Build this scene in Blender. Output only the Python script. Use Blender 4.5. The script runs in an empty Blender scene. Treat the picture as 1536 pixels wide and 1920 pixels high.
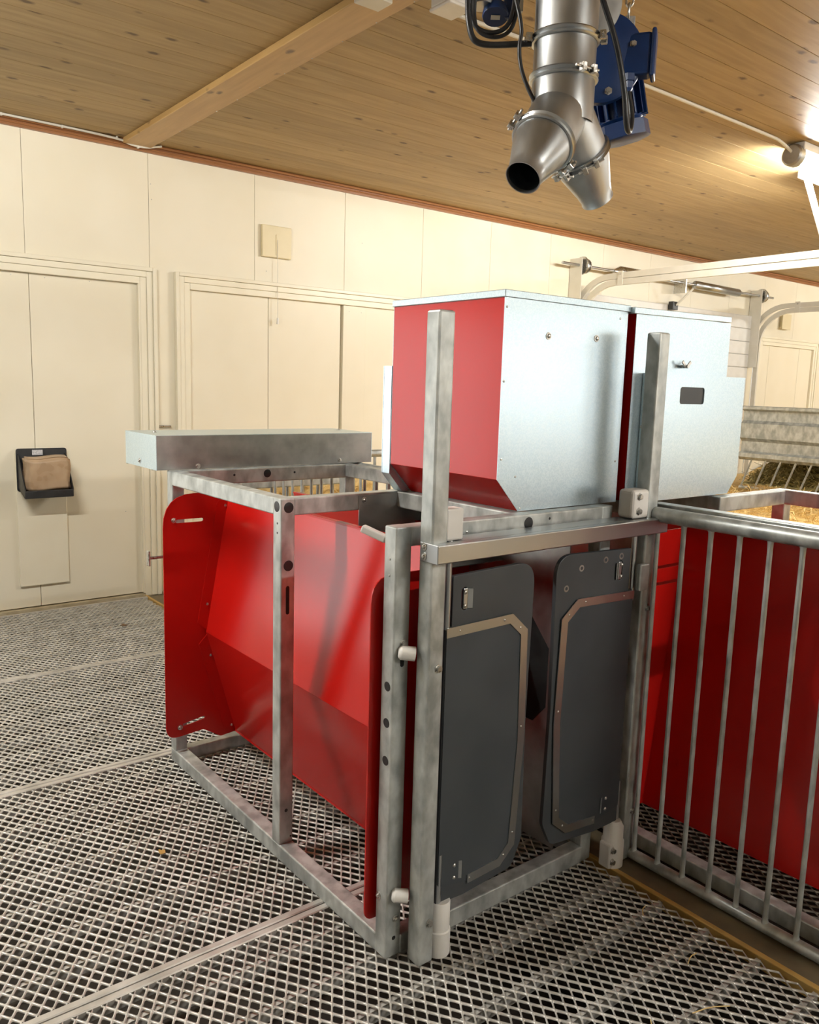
import bpy, bmesh, math, random
import numpy as np
from mathutils import Vector, Matrix

random.seed(7)
SC = bpy.context.scene
COL = SC.collection
PI = math.pi

# ---------------------------------------------------------------- camera
YAW, PITCH, ROLL = (math.radians(a) for a in (38.316, -8.705, 1.680))
fw = Vector((math.sin(YAW)*math.cos(PITCH), math.cos(YAW)*math.cos(PITCH), math.sin(PITCH)))
rt = Vector((math.cos(YAW), -math.sin(YAW), 0)); up = rt.cross(fw)
r2 = rt*math.cos(ROLL) + up*math.sin(ROLL); u2 = -rt*math.sin(ROLL) + up*math.cos(ROLL)
cam_d = bpy.data.cameras.new('camera'); cam = bpy.data.objects.new('camera', cam_d); COL.objects.link(cam)
cam.matrix_world = Matrix(((r2.x, u2.x, -fw.x, 0), (r2.y, u2.y, -fw.y, 0), (r2.z, u2.z, -fw.z, 1.55), (0, 0, 0, 1)))
cam_d.sensor_fit = 'HORIZONTAL'; cam_d.sensor_width = 36; cam_d.lens = 36*1545.65/1536
cam_d.clip_start = 0.02
SC.camera = cam

# ---------------------------------------------------------------- world and exposure
wd = bpy.data.worlds.new('world'); SC.world = wd; wd.use_nodes = True
bg = wd.node_tree.nodes['Background']; bg.inputs[0].default_value = (1.0, 0.985, 0.96, 1); bg.inputs[1].default_value = 1.7
vs = SC.view_settings
vs.view_transform = 'Standard'; vs.look = 'None'; vs.exposure = 1.10; vs.gamma = 1.0; vs.use_curve_mapping = False
TUBE_POWER = 175.0
cy = SC.cycles; cy.max_bounces = 5; cy.diffuse_bounces = 3; cy.glossy_bounces = 2; cy.use_light_tree = False; cy.adaptive_threshold = 0.04; cy.caustics_reflective = False; cy.caustics_refractive = False; cy.sample_clamp_indirect = 6.0

# ---------------------------------------------------------------- materials
def mat(name, col, rough=0.5, metal=0.0, **k):
    m = bpy.data.materials.new(name); m.use_nodes = True
    b = m.node_tree.nodes['Principled BSDF']
    b.inputs['Base Color'].default_value = (*col, 1); b.inputs['Roughness'].default_value = rough; b.inputs['Metallic'].default_value = metal
    if 'coat' in k: b.inputs['Coat Weight'].default_value = k['coat']; b.inputs['Coat Roughness'].default_value = k.get('coat_rough', 0.1)
    if 'emit' in k: b.inputs['Emission Color'].default_value = (*k.get('ecol', col), 1); b.inputs['Emission Strength'].default_value = k['emit']
    if 'spec' in k: b.inputs['Specular IOR Level'].default_value = k['spec']
    return m
def nd(m, t, **k):
    n = m.node_tree.nodes.new(t)
    for a, v in k.items(): setattr(n, a, v)
    return n
def lk(m, a, b): m.node_tree.links.new(a, b)
def noise_mat(name, c1, c2, scale, rough=(0.4, 0.6), metal=0.0, bump=0.0, stretch=(1, 1, 1), detail=2, lo=0.35, hi=0.65, kind='noise', coat=0):
    """two colours mixed by a noise in object space, with roughness and relief following it"""
    m = mat(name, c1, rough[0], metal, coat=coat) if coat else mat(name, c1, rough[0], metal)
    b = m.node_tree.nodes['Principled BSDF']
    tc = nd(m, 'ShaderNodeTexCoord'); mp = nd(m, 'ShaderNodeMapping'); mp.inputs['Scale'].default_value = stretch
    lk(m, tc.outputs['Object'], mp.inputs[0])
    if kind == 'voronoi':
        n = nd(m, 'ShaderNodeTexVoronoi'); n.inputs['Scale'].default_value = scale
        sep = nd(m, 'ShaderNodeSeparateColor'); lk(m, n.outputs['Color'], sep.inputs[0]); src = sep.outputs[0]
    else:
        n = nd(m, 'ShaderNodeTexNoise'); n.inputs['Scale'].default_value = scale; n.inputs['Detail'].default_value = detail; src = n.outputs['Fac']
    lk(m, mp.outputs[0], n.inputs['Vector'])
    r = nd(m, 'ShaderNodeMapRange'); r.inputs[1].default_value = lo; r.inputs[2].default_value = hi
    lk(m, src, r.inputs[0])
    mx = nd(m, 'ShaderNodeMix', data_type='RGBA'); mx.inputs[6].default_value = (*c1, 1); mx.inputs[7].default_value = (*c2, 1)
    lk(m, r.outputs[0], mx.inputs[0]); lk(m, mx.outputs[2], b.inputs['Base Color'])
    rr = nd(m, 'ShaderNodeMapRange'); rr.inputs[3].default_value = rough[0]; rr.inputs[4].default_value = rough[1]
    lk(m, r.outputs[0], rr.inputs[0]); lk(m, rr.outputs[0], b.inputs['Roughness'])
    if bump:
        bp = nd(m, 'ShaderNodeBump'); bp.inputs['Strength'].default_value = bump; bp.inputs['Distance'].default_value = 0.01
        lk(m, src, bp.inputs['Height']); lk(m, bp.outputs[0], b.inputs['Normal'])
    return m
def wood_mat(name, c1, c2, knot, axis, rough=0.5, per_obj=0.12, knots=True):
    """pine: grain along one axis, scattered dark knots, a tone of its own for every board"""
    m = mat(name, c1, rough); b = m.node_tree.nodes['Principled BSDF']
    tc = nd(m, 'ShaderNodeTexCoord'); oi = nd(m, 'ShaderNodeObjectInfo')
    off = nd(m, 'ShaderNodeVectorMath', operation='MULTIPLY_ADD'); off.inputs[1].default_value = (1, 1, 1)
    cb = nd(m, 'ShaderNodeCombineXYZ'); mu = nd(m, 'ShaderNodeMath', operation='MULTIPLY'); mu.inputs[1].default_value = 37.0
    lk(m, oi.outputs['Random'], mu.inputs[0])
    for i in range(3): lk(m, mu.outputs[0], cb.inputs[i])
    lk(m, tc.outputs['Object'], off.inputs[0]); lk(m, cb.outputs[0], off.inputs[2])
    st = [9.0, 9.0, 9.0]; st[axis] = 0.8
    mp = nd(m, 'ShaderNodeMapping'); mp.inputs['Scale'].default_value = st; lk(m, off.outputs[0], mp.inputs[0])
    n = nd(m, 'ShaderNodeTexNoise'); n.inputs['Scale'].default_value = 3.0; n.inputs['Detail'].default_value = 4; n.inputs['Distortion'].default_value = 0.6
    lk(m, mp.outputs[0], n.inputs['Vector'])
    r = nd(m, 'ShaderNodeMapRange'); r.inputs[1].default_value = 0.3; r.inputs[2].default_value = 0.7; lk(m, n.outputs['Fac'], r.inputs[0])
    mx = nd(m, 'ShaderNodeMix', data_type='RGBA'); mx.inputs[6].default_value = (*c1, 1); mx.inputs[7].default_value = (*c2, 1)
    lk(m, r.outputs[0], mx.inputs[0]); col = mx.outputs[2]
    if knots:
        ks = [8.5, 8.5, 8.5]; ks[axis] = 4.6
        m2 = nd(m, 'ShaderNodeMapping'); m2.inputs['Scale'].default_value = ks; lk(m, off.outputs[0], m2.inputs[0])
        nz = nd(m, 'ShaderNodeTexNoise'); nz.inputs['Scale'].default_value = 6.0
        lk(m, m2.outputs[0], nz.inputs['Vector'])
        ad = nd(m, 'ShaderNodeMix', data_type='RGBA'); ad.inputs[0].default_value = 0.12; lk(m, m2.outputs[0], ad.inputs[6]); lk(m, nz.outputs['Color'], ad.inputs[7])
        v = nd(m, 'ShaderNodeTexVoronoi'); v.inputs['Scale'].default_value = 1.0; lk(m, ad.outputs[2], v.inputs['Vector'])
        kr = nd(m, 'ShaderNodeMapRange'); kr.inputs[1].default_value = 0.07; kr.inputs[2].default_value = 0.16; kr.inputs[3].default_value = 0.85; kr.inputs[4].default_value = 0.0
        lk(m, v.outputs['Distance'], kr.inputs[0])
        k2 = nd(m, 'ShaderNodeMix', data_type='RGBA'); k2.inputs[7].default_value = (*knot, 1); lk(m, kr.outputs[0], k2.inputs[0]); lk(m, col, k2.inputs[6]); col = k2.outputs[2]
    hsv = nd(m, 'ShaderNodeHueSaturation'); vr = nd(m, 'ShaderNodeMapRange'); vr.inputs[3].default_value = 1-per_obj; vr.inputs[4].default_value = 1+per_obj
    lk(m, oi.outputs['Random'], vr.inputs[0]); lk(m, vr.outputs[0], hsv.inputs['Value']); lk(m, col, hsv.inputs['Color']); lk(m, hsv.outputs[0], b.inputs['Base Color'])
    return m

M = {}
M['galv'] = noise_mat('galvanised_tube', (0.36, 0.385, 0.378), (0.64, 0.67, 0.655), 22, (0.34, 0.50), 0.5, 0.05, (1, 1, 0.6), 4)
M['zinc'] = noise_mat('zinc_sheet', (0.60, 0.745, 0.83), (0.69, 0.82, 0.895), 260, (0.31, 0.36), 0.85, 0.0, (1, 1, 1), 2, 0.2, 0.8, 'voronoi')
M['zinc_dull'] = noise_mat('zinc_sheet_dull', (0.34, 0.34, 0.33), (0.46, 0.46, 0.45), 14, (0.32, 0.42), 0.85, 0.0, (1, 1, 1), 3)
M['grate'] = noise_mat('galvanised_grating', (0.50, 0.485, 0.45), (0.68, 0.66, 0.62), 9, (0.30, 0.48), 0.4, 0.0, (1, 1, 1), 3)
M['grate_dirty'] = noise_mat('grating_dirty', (0.05, 0.035, 0.02), (0.22, 0.2, 0.17), 30, (0.45, 0.7), 0.4, 0.0)
M['stainless'] = noise_mat('stainless', (0.48, 0.51, 0.53), (0.58, 0.60, 0.62), 6, (0.30, 0.33), 1.0, 0.0, lo=0.0, hi=1.0)
M['pipe'] = noise_mat('pipe_steel', (0.38, 0.395, 0.40), (0.58, 0.60, 0.61), 9, (0.30, 0.44), 0.9, 0.03, (1, 1, 0.3), 3)
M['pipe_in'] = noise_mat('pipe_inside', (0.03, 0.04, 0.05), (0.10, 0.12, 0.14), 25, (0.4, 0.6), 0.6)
M['bolt'] = noise_mat('bolt_steel', (0.5, 0.49, 0.46), (0.66, 0.65, 0.62), 90, (0.25, 0.4), 1.0)
M['red'] = mat('red_powder_coat', (0.56, 0.009, 0.006), 0.22)
M['pvc'] = noise_mat('grey_plastic', (0.046, 0.052, 0.058), (0.060, 0.066, 0.072), 6, (0.42, 0.5), 0.0)
M['rubber'] = noise_mat('rubber_flap', (0.042, 0.050, 0.058), (0.054, 0.062, 0.070), 5, (0.5, 0.58), 0.0)
M['pe'] = noise_mat('white_plastic', (0.80, 0.78, 0.74), (0.86, 0.84, 0.81), 12, (0.38, 0.48), 0.0)
M['cream'] = noise_mat('cream_panel', (0.84, 0.775, 0.615), (0.87, 0.81, 0.66), 2.2, (0.38, 0.46), 0.0)
M['cream_trim'] = noise_mat('cream_gloss_trim', (0.85, 0.79, 0.63), (0.88, 0.825, 0.67), 4, (0.3, 0.38), 0.0)
M['vent'] = noise_mat('aged_plastic', (0.76, 0.66, 0.42), (0.80, 0.70, 0.46), 6, (0.35, 0.42), 0.0)
M['ivory'] = noise_mat('ivory_lacquer', (0.74, 0.71, 0.62), (0.79, 0.76, 0.68), 8, (0.35, 0.45), 0.0)
M['white_metal'] = noise_mat('white_lacquered_metal', (0.78, 0.77, 0.74), (0.84, 0.83, 0.80), 10, (0.35, 0.45), 0.0)
M['ceil'] = wood_mat('pine_ceiling', (0.48, 0.345, 0.165), (0.375, 0.258, 0.115), (0.09, 0.045, 0.02), 0, 0.55, 0.09)
M['batten'] = wood_mat('pine_batten', (0.58, 0.37, 0.145), (0.48, 0.29, 0.11), (0.10, 0.05, 0.02), 1, 0.4, 0.03)
M['cornice'] = wood_mat('stained_cornice', (0.37, 0.165, 0.065), (0.28, 0.115, 0.042), (0.1, 0.04, 0.02), 0, 0.35, 0.03, False)
M['black'] = noise_mat('black_rubber', (0.010, 0.010, 0.011), (0.018, 0.018, 0.019), 30, (0.35, 0.45), 0.0)
M['blackp'] = noise_mat('black_plastic', (0.018, 0.019, 0.021), (0.026, 0.027, 0.03), 20, (0.38, 0.46), 0.0)
M['blue'] = noise_mat('blue_paint', (0.004, 0.026, 0.105), (0.006, 0.032, 0.13), 12, (0.3, 0.4), 0.0)
M['kraft'] = noise_mat('brown_wrap', (0.42, 0.29, 0.18), (0.52, 0.38, 0.25), 9, (0.25, 0.4), 0.0, 0.3)
M['paper'] = noise_mat('sticker', (0.7, 0.7, 0.72), (0.45, 0.45, 0.48), 120, (0.6, 0.6), 0.0)
M['pit'] = noise_mat('pit_dark', (0.022, 0.017, 0.012), (0.05, 0.04, 0.03), 3, (0.5, 0.8), 0.0)
M['kerb'] = noise_mat('kerb_concrete', (0.15, 0.12, 0.075), (0.23, 0.185, 0.11), 9, (0.5, 0.7), 0.0, 0.1)
M['yellow'] = noise_mat('kerb_wood_edge', (0.52, 0.32, 0.085), (0.62, 0.40, 0.13), 12, (0.4, 0.55), 0.0)
M['straw'] = noise_mat('straw', (0.62, 0.40, 0.13), (0.80, 0.58, 0.24), 30, (0.5, 0.7), 0.0, 0.6, (1, 1, 1), 3)
M['straw2'] = noise_mat('straw_stalks', (0.66, 0.44, 0.15), (0.86, 0.65, 0.30), 40, (0.4, 0.6), 0.0)
M['hay'] = noise_mat('hay', (0.24, 0.19, 0.06), (0.52, 0.42, 0.17), 22, (0.6, 0.8), 0.0, 0.8, (1, 1, 1), 3)
M['brown'] = noise_mat('brown_boards', (0.13, 0.075, 0.04), (0.2, 0.12, 0.07), 14, (0.5, 0.6), 0.0)
M['tube_on'] = mat('fluorescent_tube', (1, 0.95, 0.85), 0.4)
_e = nd(M['tube_on'], 'ShaderNodeEmission'); _e.inputs[0].default_value = (1.0, 0.985, 0.93, 1); _e.inputs[1].default_value = TUBE_POWER
lk(M['tube_on'], _e.outputs[0], M['tube_on'].node_tree.nodes['Material Output'].inputs[0])
M['sill'] = noise_mat('worn_sill', (0.46, 0.38, 0.24), (0.60, 0.52, 0.36), 14, (0.5, 0.6))
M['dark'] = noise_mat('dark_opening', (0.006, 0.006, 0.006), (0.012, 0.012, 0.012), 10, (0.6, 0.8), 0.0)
M['wallside'] = noise_mat('side_wall_paint', (0.62, 0.60, 0.55), (0.68, 0.66, 0.61), 2, (0.5, 0.6), 0.0)

# ---------------------------------------------------------------- mesh helpers
ORG = {}                                     # world position of every object's own origin
def org(p):
    return ORG.get(p.name, Vector((0, 0, 0))) if p else Vector((0, 0, 0))
def empty(name, loc, label, cat, group=None, kind=None):
    o = bpy.data.objects.new(name, None); COL.objects.link(o); o.location = loc; o.empty_display_size = 0.1
    ORG[o.name] = Vector(loc); tag(o, label, cat, group, kind)
    return o
def tag(o, label=None, cat=None, group=None, kind=None):
    if label: o['label'] = label
    if cat: o['category'] = cat
    if group: o['group'] = group
    if kind: o['kind'] = kind
    return o
def link(name, me, m, parent=None, at=None):
    """a mesh given in world coordinates becomes a child of parent, or a top-level object with its origin at `at`"""
    o = bpy.data.objects.new(name, me); COL.objects.link(o)
    if m is not None and not me.materials: me.materials.append(M[m] if isinstance(m, str) else m)
    if parent is not None:
        base = org(parent); ORG[o.name] = base; o.parent = parent
    else:
        base = Vector(at) if at is not None else Vector((0, 0, 0)); ORG[o.name] = base; o.location = base
    if base.length: me.transform(Matrix.Translation(-base))
    return o
def mesh(v, f, smooth=False):
    me = bpy.data.meshes.new('m'); me.from_pydata([tuple(p) for p in v], [], f); me.update()
    if smooth: me.shade_smooth()
    return me
def frm(bm, smooth=False, angle=None):
    bmesh.ops.recalc_face_normals(bm, faces=bm.faces)
    me = bpy.data.meshes.new('m'); bm.to_mesh(me); bm.free()
    if smooth:
        me.shade_smooth()
        if angle:
            try: me.set_sharp_from_angle(angle=angle)
            except Exception: pass
    return me
def box(x0, x1, y0, y1, z0, z1, bev=0.0, seg=2):
    bm = bmesh.new(); bmesh.ops.create_cube(bm, size=1)
    bmesh.ops.transform(bm, verts=bm.verts, matrix=Matrix.Translation(((x0+x1)/2, (y0+y1)/2, (z0+z1)/2)) @ Matrix.Diagonal((abs(x1-x0), abs(y1-y0), abs(z1-z0), 1)))
    if bev: bmesh.ops.bevel(bm, geom=bm.edges[:], offset=bev, segments=seg, affect='EDGES', profile=0.5)
    return frm(bm)
def obox(c, ux, uy, uz, sx, sy, sz, bev=0.0):
    """box of full sizes sx, sy, sz along three axes"""
    bm = bmesh.new(); bmesh.ops.create_cube(bm, size=1)
    bmesh.ops.transform(bm, verts=bm.verts, matrix=Matrix.Diagonal((sx, sy, sz, 1)))
    if bev: bmesh.ops.bevel(bm, geom=bm.edges[:], offset=bev, segments=2, affect='EDGES', profile=0.5)
    R = Matrix((Vector(ux), Vector(uy), Vector(uz))).transposed().to_4x4(); R.translation = Vector(c)
    bmesh.ops.transform(bm, verts=bm.verts, matrix=R)
    return frm(bm)
def basis(d):
    d = Vector(d).normalized(); a = Vector((0, 0, 1)) if abs(d.z) < 0.9 else Vector((1, 0, 0))
    u = a.cross(d).normalized(); return u, d.cross(u), d
def revolve(p0, d, prof, n=24, cap=True, smooth=True, angle=0.6):
    """surface of revolution about p0 + t d; prof = [(t, radius), ...]"""
    u, v, d = basis(d); p0 = Vector(p0); vs_, fs = [], []
    for t, r in prof:
        for k in range(n):
            a = 2*PI*k/n; vs_.append(p0 + d*t + (u*math.cos(a) + v*math.sin(a))*r)
    for i in range(len(prof)-1):
        for k in range(n):
            k2 = (k+1) % n; fs.append((i*n+k, i*n+k2, (i+1)*n+k2, (i+1)*n+k))
    if cap:
        fs.append(tuple(range(n))[::-1]); fs.append(tuple((len(prof)-1)*n+k for k in range(n)))
    me = mesh(vs_, fs, smooth)
    if smooth: me.set_sharp_from_angle(angle=angle)
    return me
def cyl(a, b, r, n=16, r1=None):
    a, b = Vector(a), Vector(b); return revolve(a, b-a, [(0, r), ((b-a).length, r if r1 is None else r1)], n)
def tube_path(pts, r, n=8, smooth_it=3):
    """round tube along a polyline, rounded by Chaikin cutting"""
    P = [Vector(p) for p in pts]
    for _ in range(smooth_it):
        Q = [P[0]]
        for a, b in zip(P, P[1:]): Q += [a.lerp(b, 0.25), a.lerp(b, 0.75)]
        P = Q + [P[-1]]
    vs_, fs = [], []; u = None
    for i, p in enumerate(P):
        d = (P[min(i+1, len(P)-1)] - P[max(i-1, 0)]).normalized()
        if u is None: u, _, _ = basis(d)
        u = (u - d*u.dot(d)).normalized(); v = d.cross(u)
        for k in range(n):
            a = 2*PI*k/n; vs_.append(p + (u*math.cos(a)+v*math.sin(a))*r)
    for i in range(len(P)-1):
        for k in range(n): k2 = (k+1) % n; fs.append((i*n+k, i*n+k2, (i+1)*n+k2, (i+1)*n+k))
    fs.append(tuple(range(n))[::-1]); fs.append(tuple((len(P)-1)*n+k for k in range(n)))
    return mesh(vs_, fs, True)
def rect_path(pts, side, w, h):
    """flat bar w (along side) by h swept along a polyline lying square to side"""
    P = [Vector(p) for p in pts]; s = Vector(side).normalized(); vs_, fs = [], []
    for i, p in enumerate(P):
        d = (P[min(i+1, len(P)-1)] - P[max(i-1, 0)]).normalized(); n = s.cross(d).normalized()
        k = 1.0
        if 0 < i < len(P)-1:
            k = 1/max(0.5, math.cos((P[i]-P[i-1]).angle(P[i+1]-P[i])/2))
        for a, b in ((-1, -1), (1, -1), (1, 1), (-1, 1)): vs_.append(p + s*(a*w/2) + n*(b*h/2*k))
    for i in range(len(P)-1):
        for k in range(4): k2 = (k+1) % 4; fs.append((i*4+k, i*4+k2, i*4+4+k2, i*4+4+k))
    fs.append((0, 1, 2, 3)); e = (len(P)-1)*4; fs.append((e+3, e+2, e+1, e))
    bm = bmesh.new(); bm.from_mesh(mesh(vs_, fs)); return frm(bm)
def rounded(pts, radii, n=6):
    """outline with rounded corners (2-D)"""
    out = []; N = len(pts)
    for i in range(N):
        p = Vector(pts[i]); r = radii[i] if isinstance(radii, (list, tuple)) else radii
        if r <= 0: out.append(tuple(p)); continue
        a = (Vector(pts[i-1])-p); b = (Vector(pts[(i+1) % N])-p); la, lb = a.length, b.length; a.normalize(); b.normalize()
        ang = math.acos(max(-1, min(1, a.dot(b)))); t = min(r/math.tan(ang/2), la*0.49, lb*0.49)
        A, B = p+a*t, p+b*t
        for k in range(n+1):
            s = k/n; out.append(tuple(A*(1-s)**2 + p*2*s*(1-s) + B*s*s))
    return out
def slot2d(a, b, r, n=5):
    a, b = Vector(a), Vector(b); d = (b-a).normalized(); ang = math.atan2(d.y, d.x); o = []
    for k in range(n+1): t = ang - PI/2 + PI*k/n; o.append((b.x+r*math.cos(t), b.y+r*math.sin(t)))
    for k in range(n+1): t = ang + PI/2 + PI*k/n; o.append((a.x+r*math.cos(t), a.y+r*math.sin(t)))
    return o
def circ2d(c, r, n=16): return [(c[0]+r*math.cos(2*PI*k/n), c[1]+r*math.sin(2*PI*k/n)) for k in range(n)]
def plate(outline, holes, th, o, u, v, bev=0.0):
    """flat plate with real openings: 2-D outlines in the (u, v) plane at o, thickness th centred on it"""
    cu = bpy.data.curves.new('c', 'CURVE'); cu.dimensions = '2D'; cu.fill_mode = 'BOTH'; cu.extrude = th/2-bev; cu.bevel_depth = bev; cu.bevel_resolution = 1; cu.offset = -bev
    for ring in [outline]+list(holes):
        s = cu.splines.new('POLY'); s.points.add(len(ring)-1); s.use_cyclic_u = True
        for q, p in zip(s.points, ring): q.co = (p[0], p[1], 0, 1)
    ob = bpy.data.objects.new('c', cu); COL.objects.link(ob)
    dg = bpy.context.evaluated_depsgraph_get(); me = bpy.data.meshes.new_from_object(ob.evaluated_get(dg))
    bpy.data.objects.remove(ob); bpy.data.curves.remove(cu)
    u, v = Vector(u).normalized(), Vector(v).normalized(); w = u.cross(v)
    R = Matrix((u, v, w)).transposed().to_4x4(); R.translation = Vector(o); me.transform(R); me.materials.clear()
    for p in me.polygons: p.use_smooth = False
    return me
XA, YA, ZA = Vector((1, 0, 0)), Vector((0, 1, 0)), Vector((0, 0, 1))
# shared bolt meshes, axis along +Z, seat at z = 0
def _bolt(r, h, n):
    me = revolve((0, 0, 0), (0, 0, 1), [(0, r*1.35), (h*0.25, r*1.35), (h*0.26, r), (h, r*0.93)], n, True, False); me.materials.append(M['bolt']); return me
BOLT = {'hex': _bolt(0.009, 0.009, 6), 'small': revolve((0, 0, 0), (0, 0, 1), [(0, 0.006), (0.002, 0.0058), (0.004, 0.004), (0.005, 0.0015)], 8),
        'dome': revolve((0, 0, 0), (0, 0, 1), [(0, 0.0105), (0.0015, 0.0105), (0.002, 0.0065), (0.006, 0.005), (0.0075, 0.002)], 12),
        'rivet': revolve((0, 0, 0), (0, 0, 1), [(0, 0.0035), (0.001, 0.0033), (0.002, 0.0015)], 8)}
for k in ('small', 'dome', 'rivet'): BOLT[k].materials.append(M['bolt'])
def bolt(parent, p, nrm, kind='dome', name='bolt'):
    o = bpy.data.objects.new(name, BOLT[kind]); COL.objects.link(o); o.parent = parent
    u, v, d = basis(nrm); R = Matrix((u, v, d)).transposed().to_4x4(); R.translation = Vector(p)-org(parent); o.matrix_local = R
    return o
def copy_tree(o, parent=None):
    c = o.copy(); COL.objects.link(c); c.parent = parent
    for ch in [x for x in o.children]: copy_tree(ch, c)
    return c
HOLE = {}
def dark_disc(parent, p, nrm, r):
    """black disc laid on the surface for the dark inside an open hole"""
    if r not in HOLE:
        HOLE[r] = revolve((0, 0, 0), (0, 0, 1), [(-0.001, r), (0.0004, r), (0.0007, r*0.9), (0.0007, r*0.1)], 18); HOLE[r].materials.append(M['black'])
    o = bpy.data.objects.new('hole_or_cap_disc', HOLE[r]); COL.objects.link(o); o.parent = parent
    u, v, d = basis(nrm); R = Matrix((u, v, d)).transposed().to_4x4(); R.translation = Vector(p)-org(parent); o.matrix_local = R
    return o

# ================================================================ the setting
WY, CZ = 5.72, 3.10                     # long wall, ceiling height
RX0, RX1, RY0 = -3.0, 14.0, -3.6        # other walls

# ---- ceiling: pine boards running along X
ceiling = link('ceiling', box(RX0, RX1, RY0, WY+0.1, CZ+0.014, CZ+0.06), 'ceil'); tag(ceiling, 'pine board ceiling above the feeding stations', kind='structure')
PW = 0.166
brd = {}
y = WY; k = 0
while y > RY0:
    w = PW*random.choice((1.0, 1.0, 1.0)); me = brd.get('a')
    if me is None:
        me = box(0, RX1-RX0, 0.001, w-0.001, 0, 0.014, 0.0012, 1); brd['a'] = me
    o = bpy.data.objects.new('ceiling_board', me); COL.objects.link(o)
    if not me.materials: me.materials.append(M['ceil'])
    o.parent = ceiling; o.location = (RX0, y-w, CZ); y -= w; k += 1
t = link('trim_1', box(2.00, 2.185, RY0, WY-0.05, CZ-0.034, CZ, 0.004), 'batten'); tag(t, 'pale pine batten crossing the ceiling boards', kind='structure')
for i in range(13):
    bolt(t, (2.178, 2.3+i*0.26, CZ-0.034), (0, 0, -1), 'rivet', 'screw')
c = link('trim_2', rect_path([(RX0, WY-0.012, CZ-0.028), (RX1, WY-0.012, CZ-0.028)], (0, 1, 0), 0.024, 0.056), 'cornice'); tag(c, 'reddish brown moulding along the top of the cream wall', kind='structure')
link('moulding_bead', cyl((RX0, WY-0.030, CZ-0.012), (RX1, WY-0.030, CZ-0.012), 0.011, 8), 'cornice', c)
link('moulding_bead', cyl((RX0, WY-0.026, CZ-0.036), (RX1, WY-0.026, CZ-0.036), 0.006, 8), 'cornice', c)

# ---- long cream wall made of panels
wall = empty('wall_back', (0, WY, 0), 'cream panelled wall behind the feeding station', None, None, 'structure')
S0, SP = 1.386, 0.798
D1 = (0.35, 2.105, 2.185); D2 = (2.465, 4.40, 2.178); GD = (6.62, 9.80, 2.50); D3 = (10.20, 11.55, 2.20); D4 = (-2.55, -0.60, 2.30)
OPEN = [D1, D2, GD, D3, D4]
n = -6
while True:
    a, b = S0+SP*n+0.0012, S0+SP*(n+1)-0.0012; n += 1
    if b < RX0+0.05: continue
    if a > RX1: break
    a, b = max(a, RX0), min(b, RX1); cut = sorted({a, b, *[q for o in OPEN for q in o[:2] if a < q < b]})
    low = []                                     # the panel's lower edge steps up over each opening
    for p, q in zip(cut, cut[1:]):
        z0 = 0.0
        for o in OPEN:
            if o[0] <= (p+q)/2 <= o[1]: z0 = o[2]
        low += [(p, z0), (q, z0)]
    out = [low[0]]
    for q in low[1:]:
        if (Vector(q)-Vector(out[-1])).length > 1e-6: out.append(q)
    link('wall_panel', plate(out+[(b, CZ+0.02), (a, CZ+0.02)], [], 0.04, (0, WY+0.02, 0), XA, ZA, 0.0015), 'cream', wall)
link('light_leak_backing', plate([(RX0-0.1, 0), (RX1+0.1, 0), (RX1+0.1, CZ+0.06), (RX0-0.1, CZ+0.06)], [[(D4[0], 0.02), (D4[1], 0.02), (D4[1], D4[2]), (D4[0], D4[2])]], 0.03, (0, WY+0.08, 0), XA, ZA), 'kerb', wall)  # backing added to keep outside light out of the panel gaps
link('light_leak_block', box(RX0-0.1, RX1+0.1, WY, WY+0.1, -0.66, -0.0005), 'kerb', wall)  # added below the wall to stop light leaking in under it
for x, z in ((2.20, 2.85), (2.205, 2.75), (3.95, 2.68), (3.08, 2.37), (1.98, 0.62)):
    bolt(wall, (x, WY, z), (0, -1, 0), 'rivet', 'screw')
def casing(parent, x0, x1, zt, right=True, left=True, zb=0.0):
    """stepped cream moulding round an opening: three bands on each side"""
    bands = ((0.0, 0.045, 0.022), (0.045, 0.085, 0.030), (0.085, 0.112, 0.042))
    for a, b, d in bands:
        if left: link('casing', box(x0-b, x0-a, WY-d, WY, zb, zt+b, 0.004), 'cream_trim', parent)
        if right: link('casing', box(x1+a, x1+b, WY-d, WY, zb, zt+b, 0.004), 'cream_trim', parent)
        link('casing', box(x0-a, x1+a, WY-d, WY, zt+a, zt+b, 0.004), 'cream_trim', parent)
door1 = empty('door_1', (D1[0], WY, 0), 'wide cream door behind the black bag holder', None, None, 'structure')
link('door_leaf', box(D1[0], 1.402, WY+0.012, WY+0.05, 0.02, D1[2], 0.002, 1), 'cream', door1)
link('door_leaf', box(1.405, D1[1], WY+0.012, WY+0.05, 0.02, D1[2], 0.002, 1), 'cream', door1)
link('door_jamb', box(D1[1]-0.012, D1[1], WY-0.02, WY+0.012, 0.02, D1[2]), 'cream_trim', door1)
casing(door1, D1[0], D1[1], D1[2]); link('sill', box(D1[0], D1[1]+0.2, WY-0.02, WY+0.05, -0.01, 0.013), 'sill', door1)
for x, z in ((1.30, 2.165), (1.50, 2.165), (1.78, 2.168)): bolt(door1, (x, WY+0.012, z), (0, -1, 0), 'rivet', 'screw')
door2 = empty('door_2', (D2[0], WY, 0), 'cream double door under the yellowed vent cover', None, None, 'structure')
link('door_leaf', box(D2[0], 3.100, WY+0.008, WY+0.05, 0.02, D2[2], 0.002, 1), 'cream', door2)
link('door_leaf', box(3.104, 3.755, WY+0.008, WY+0.05, 0.02, D2[2], 0.002, 1), 'cream', door2)
link('door_post', box(3.775, 4.0, WY-0.006, WY+0.05, 0.02, D2[2], 0.004), 'cream', door2)
link('door_leaf', box(4.0, D2[1], WY+0.004, WY+0.05, 0.02, D2[2], 0.002, 1), 'cream', door2)
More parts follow.
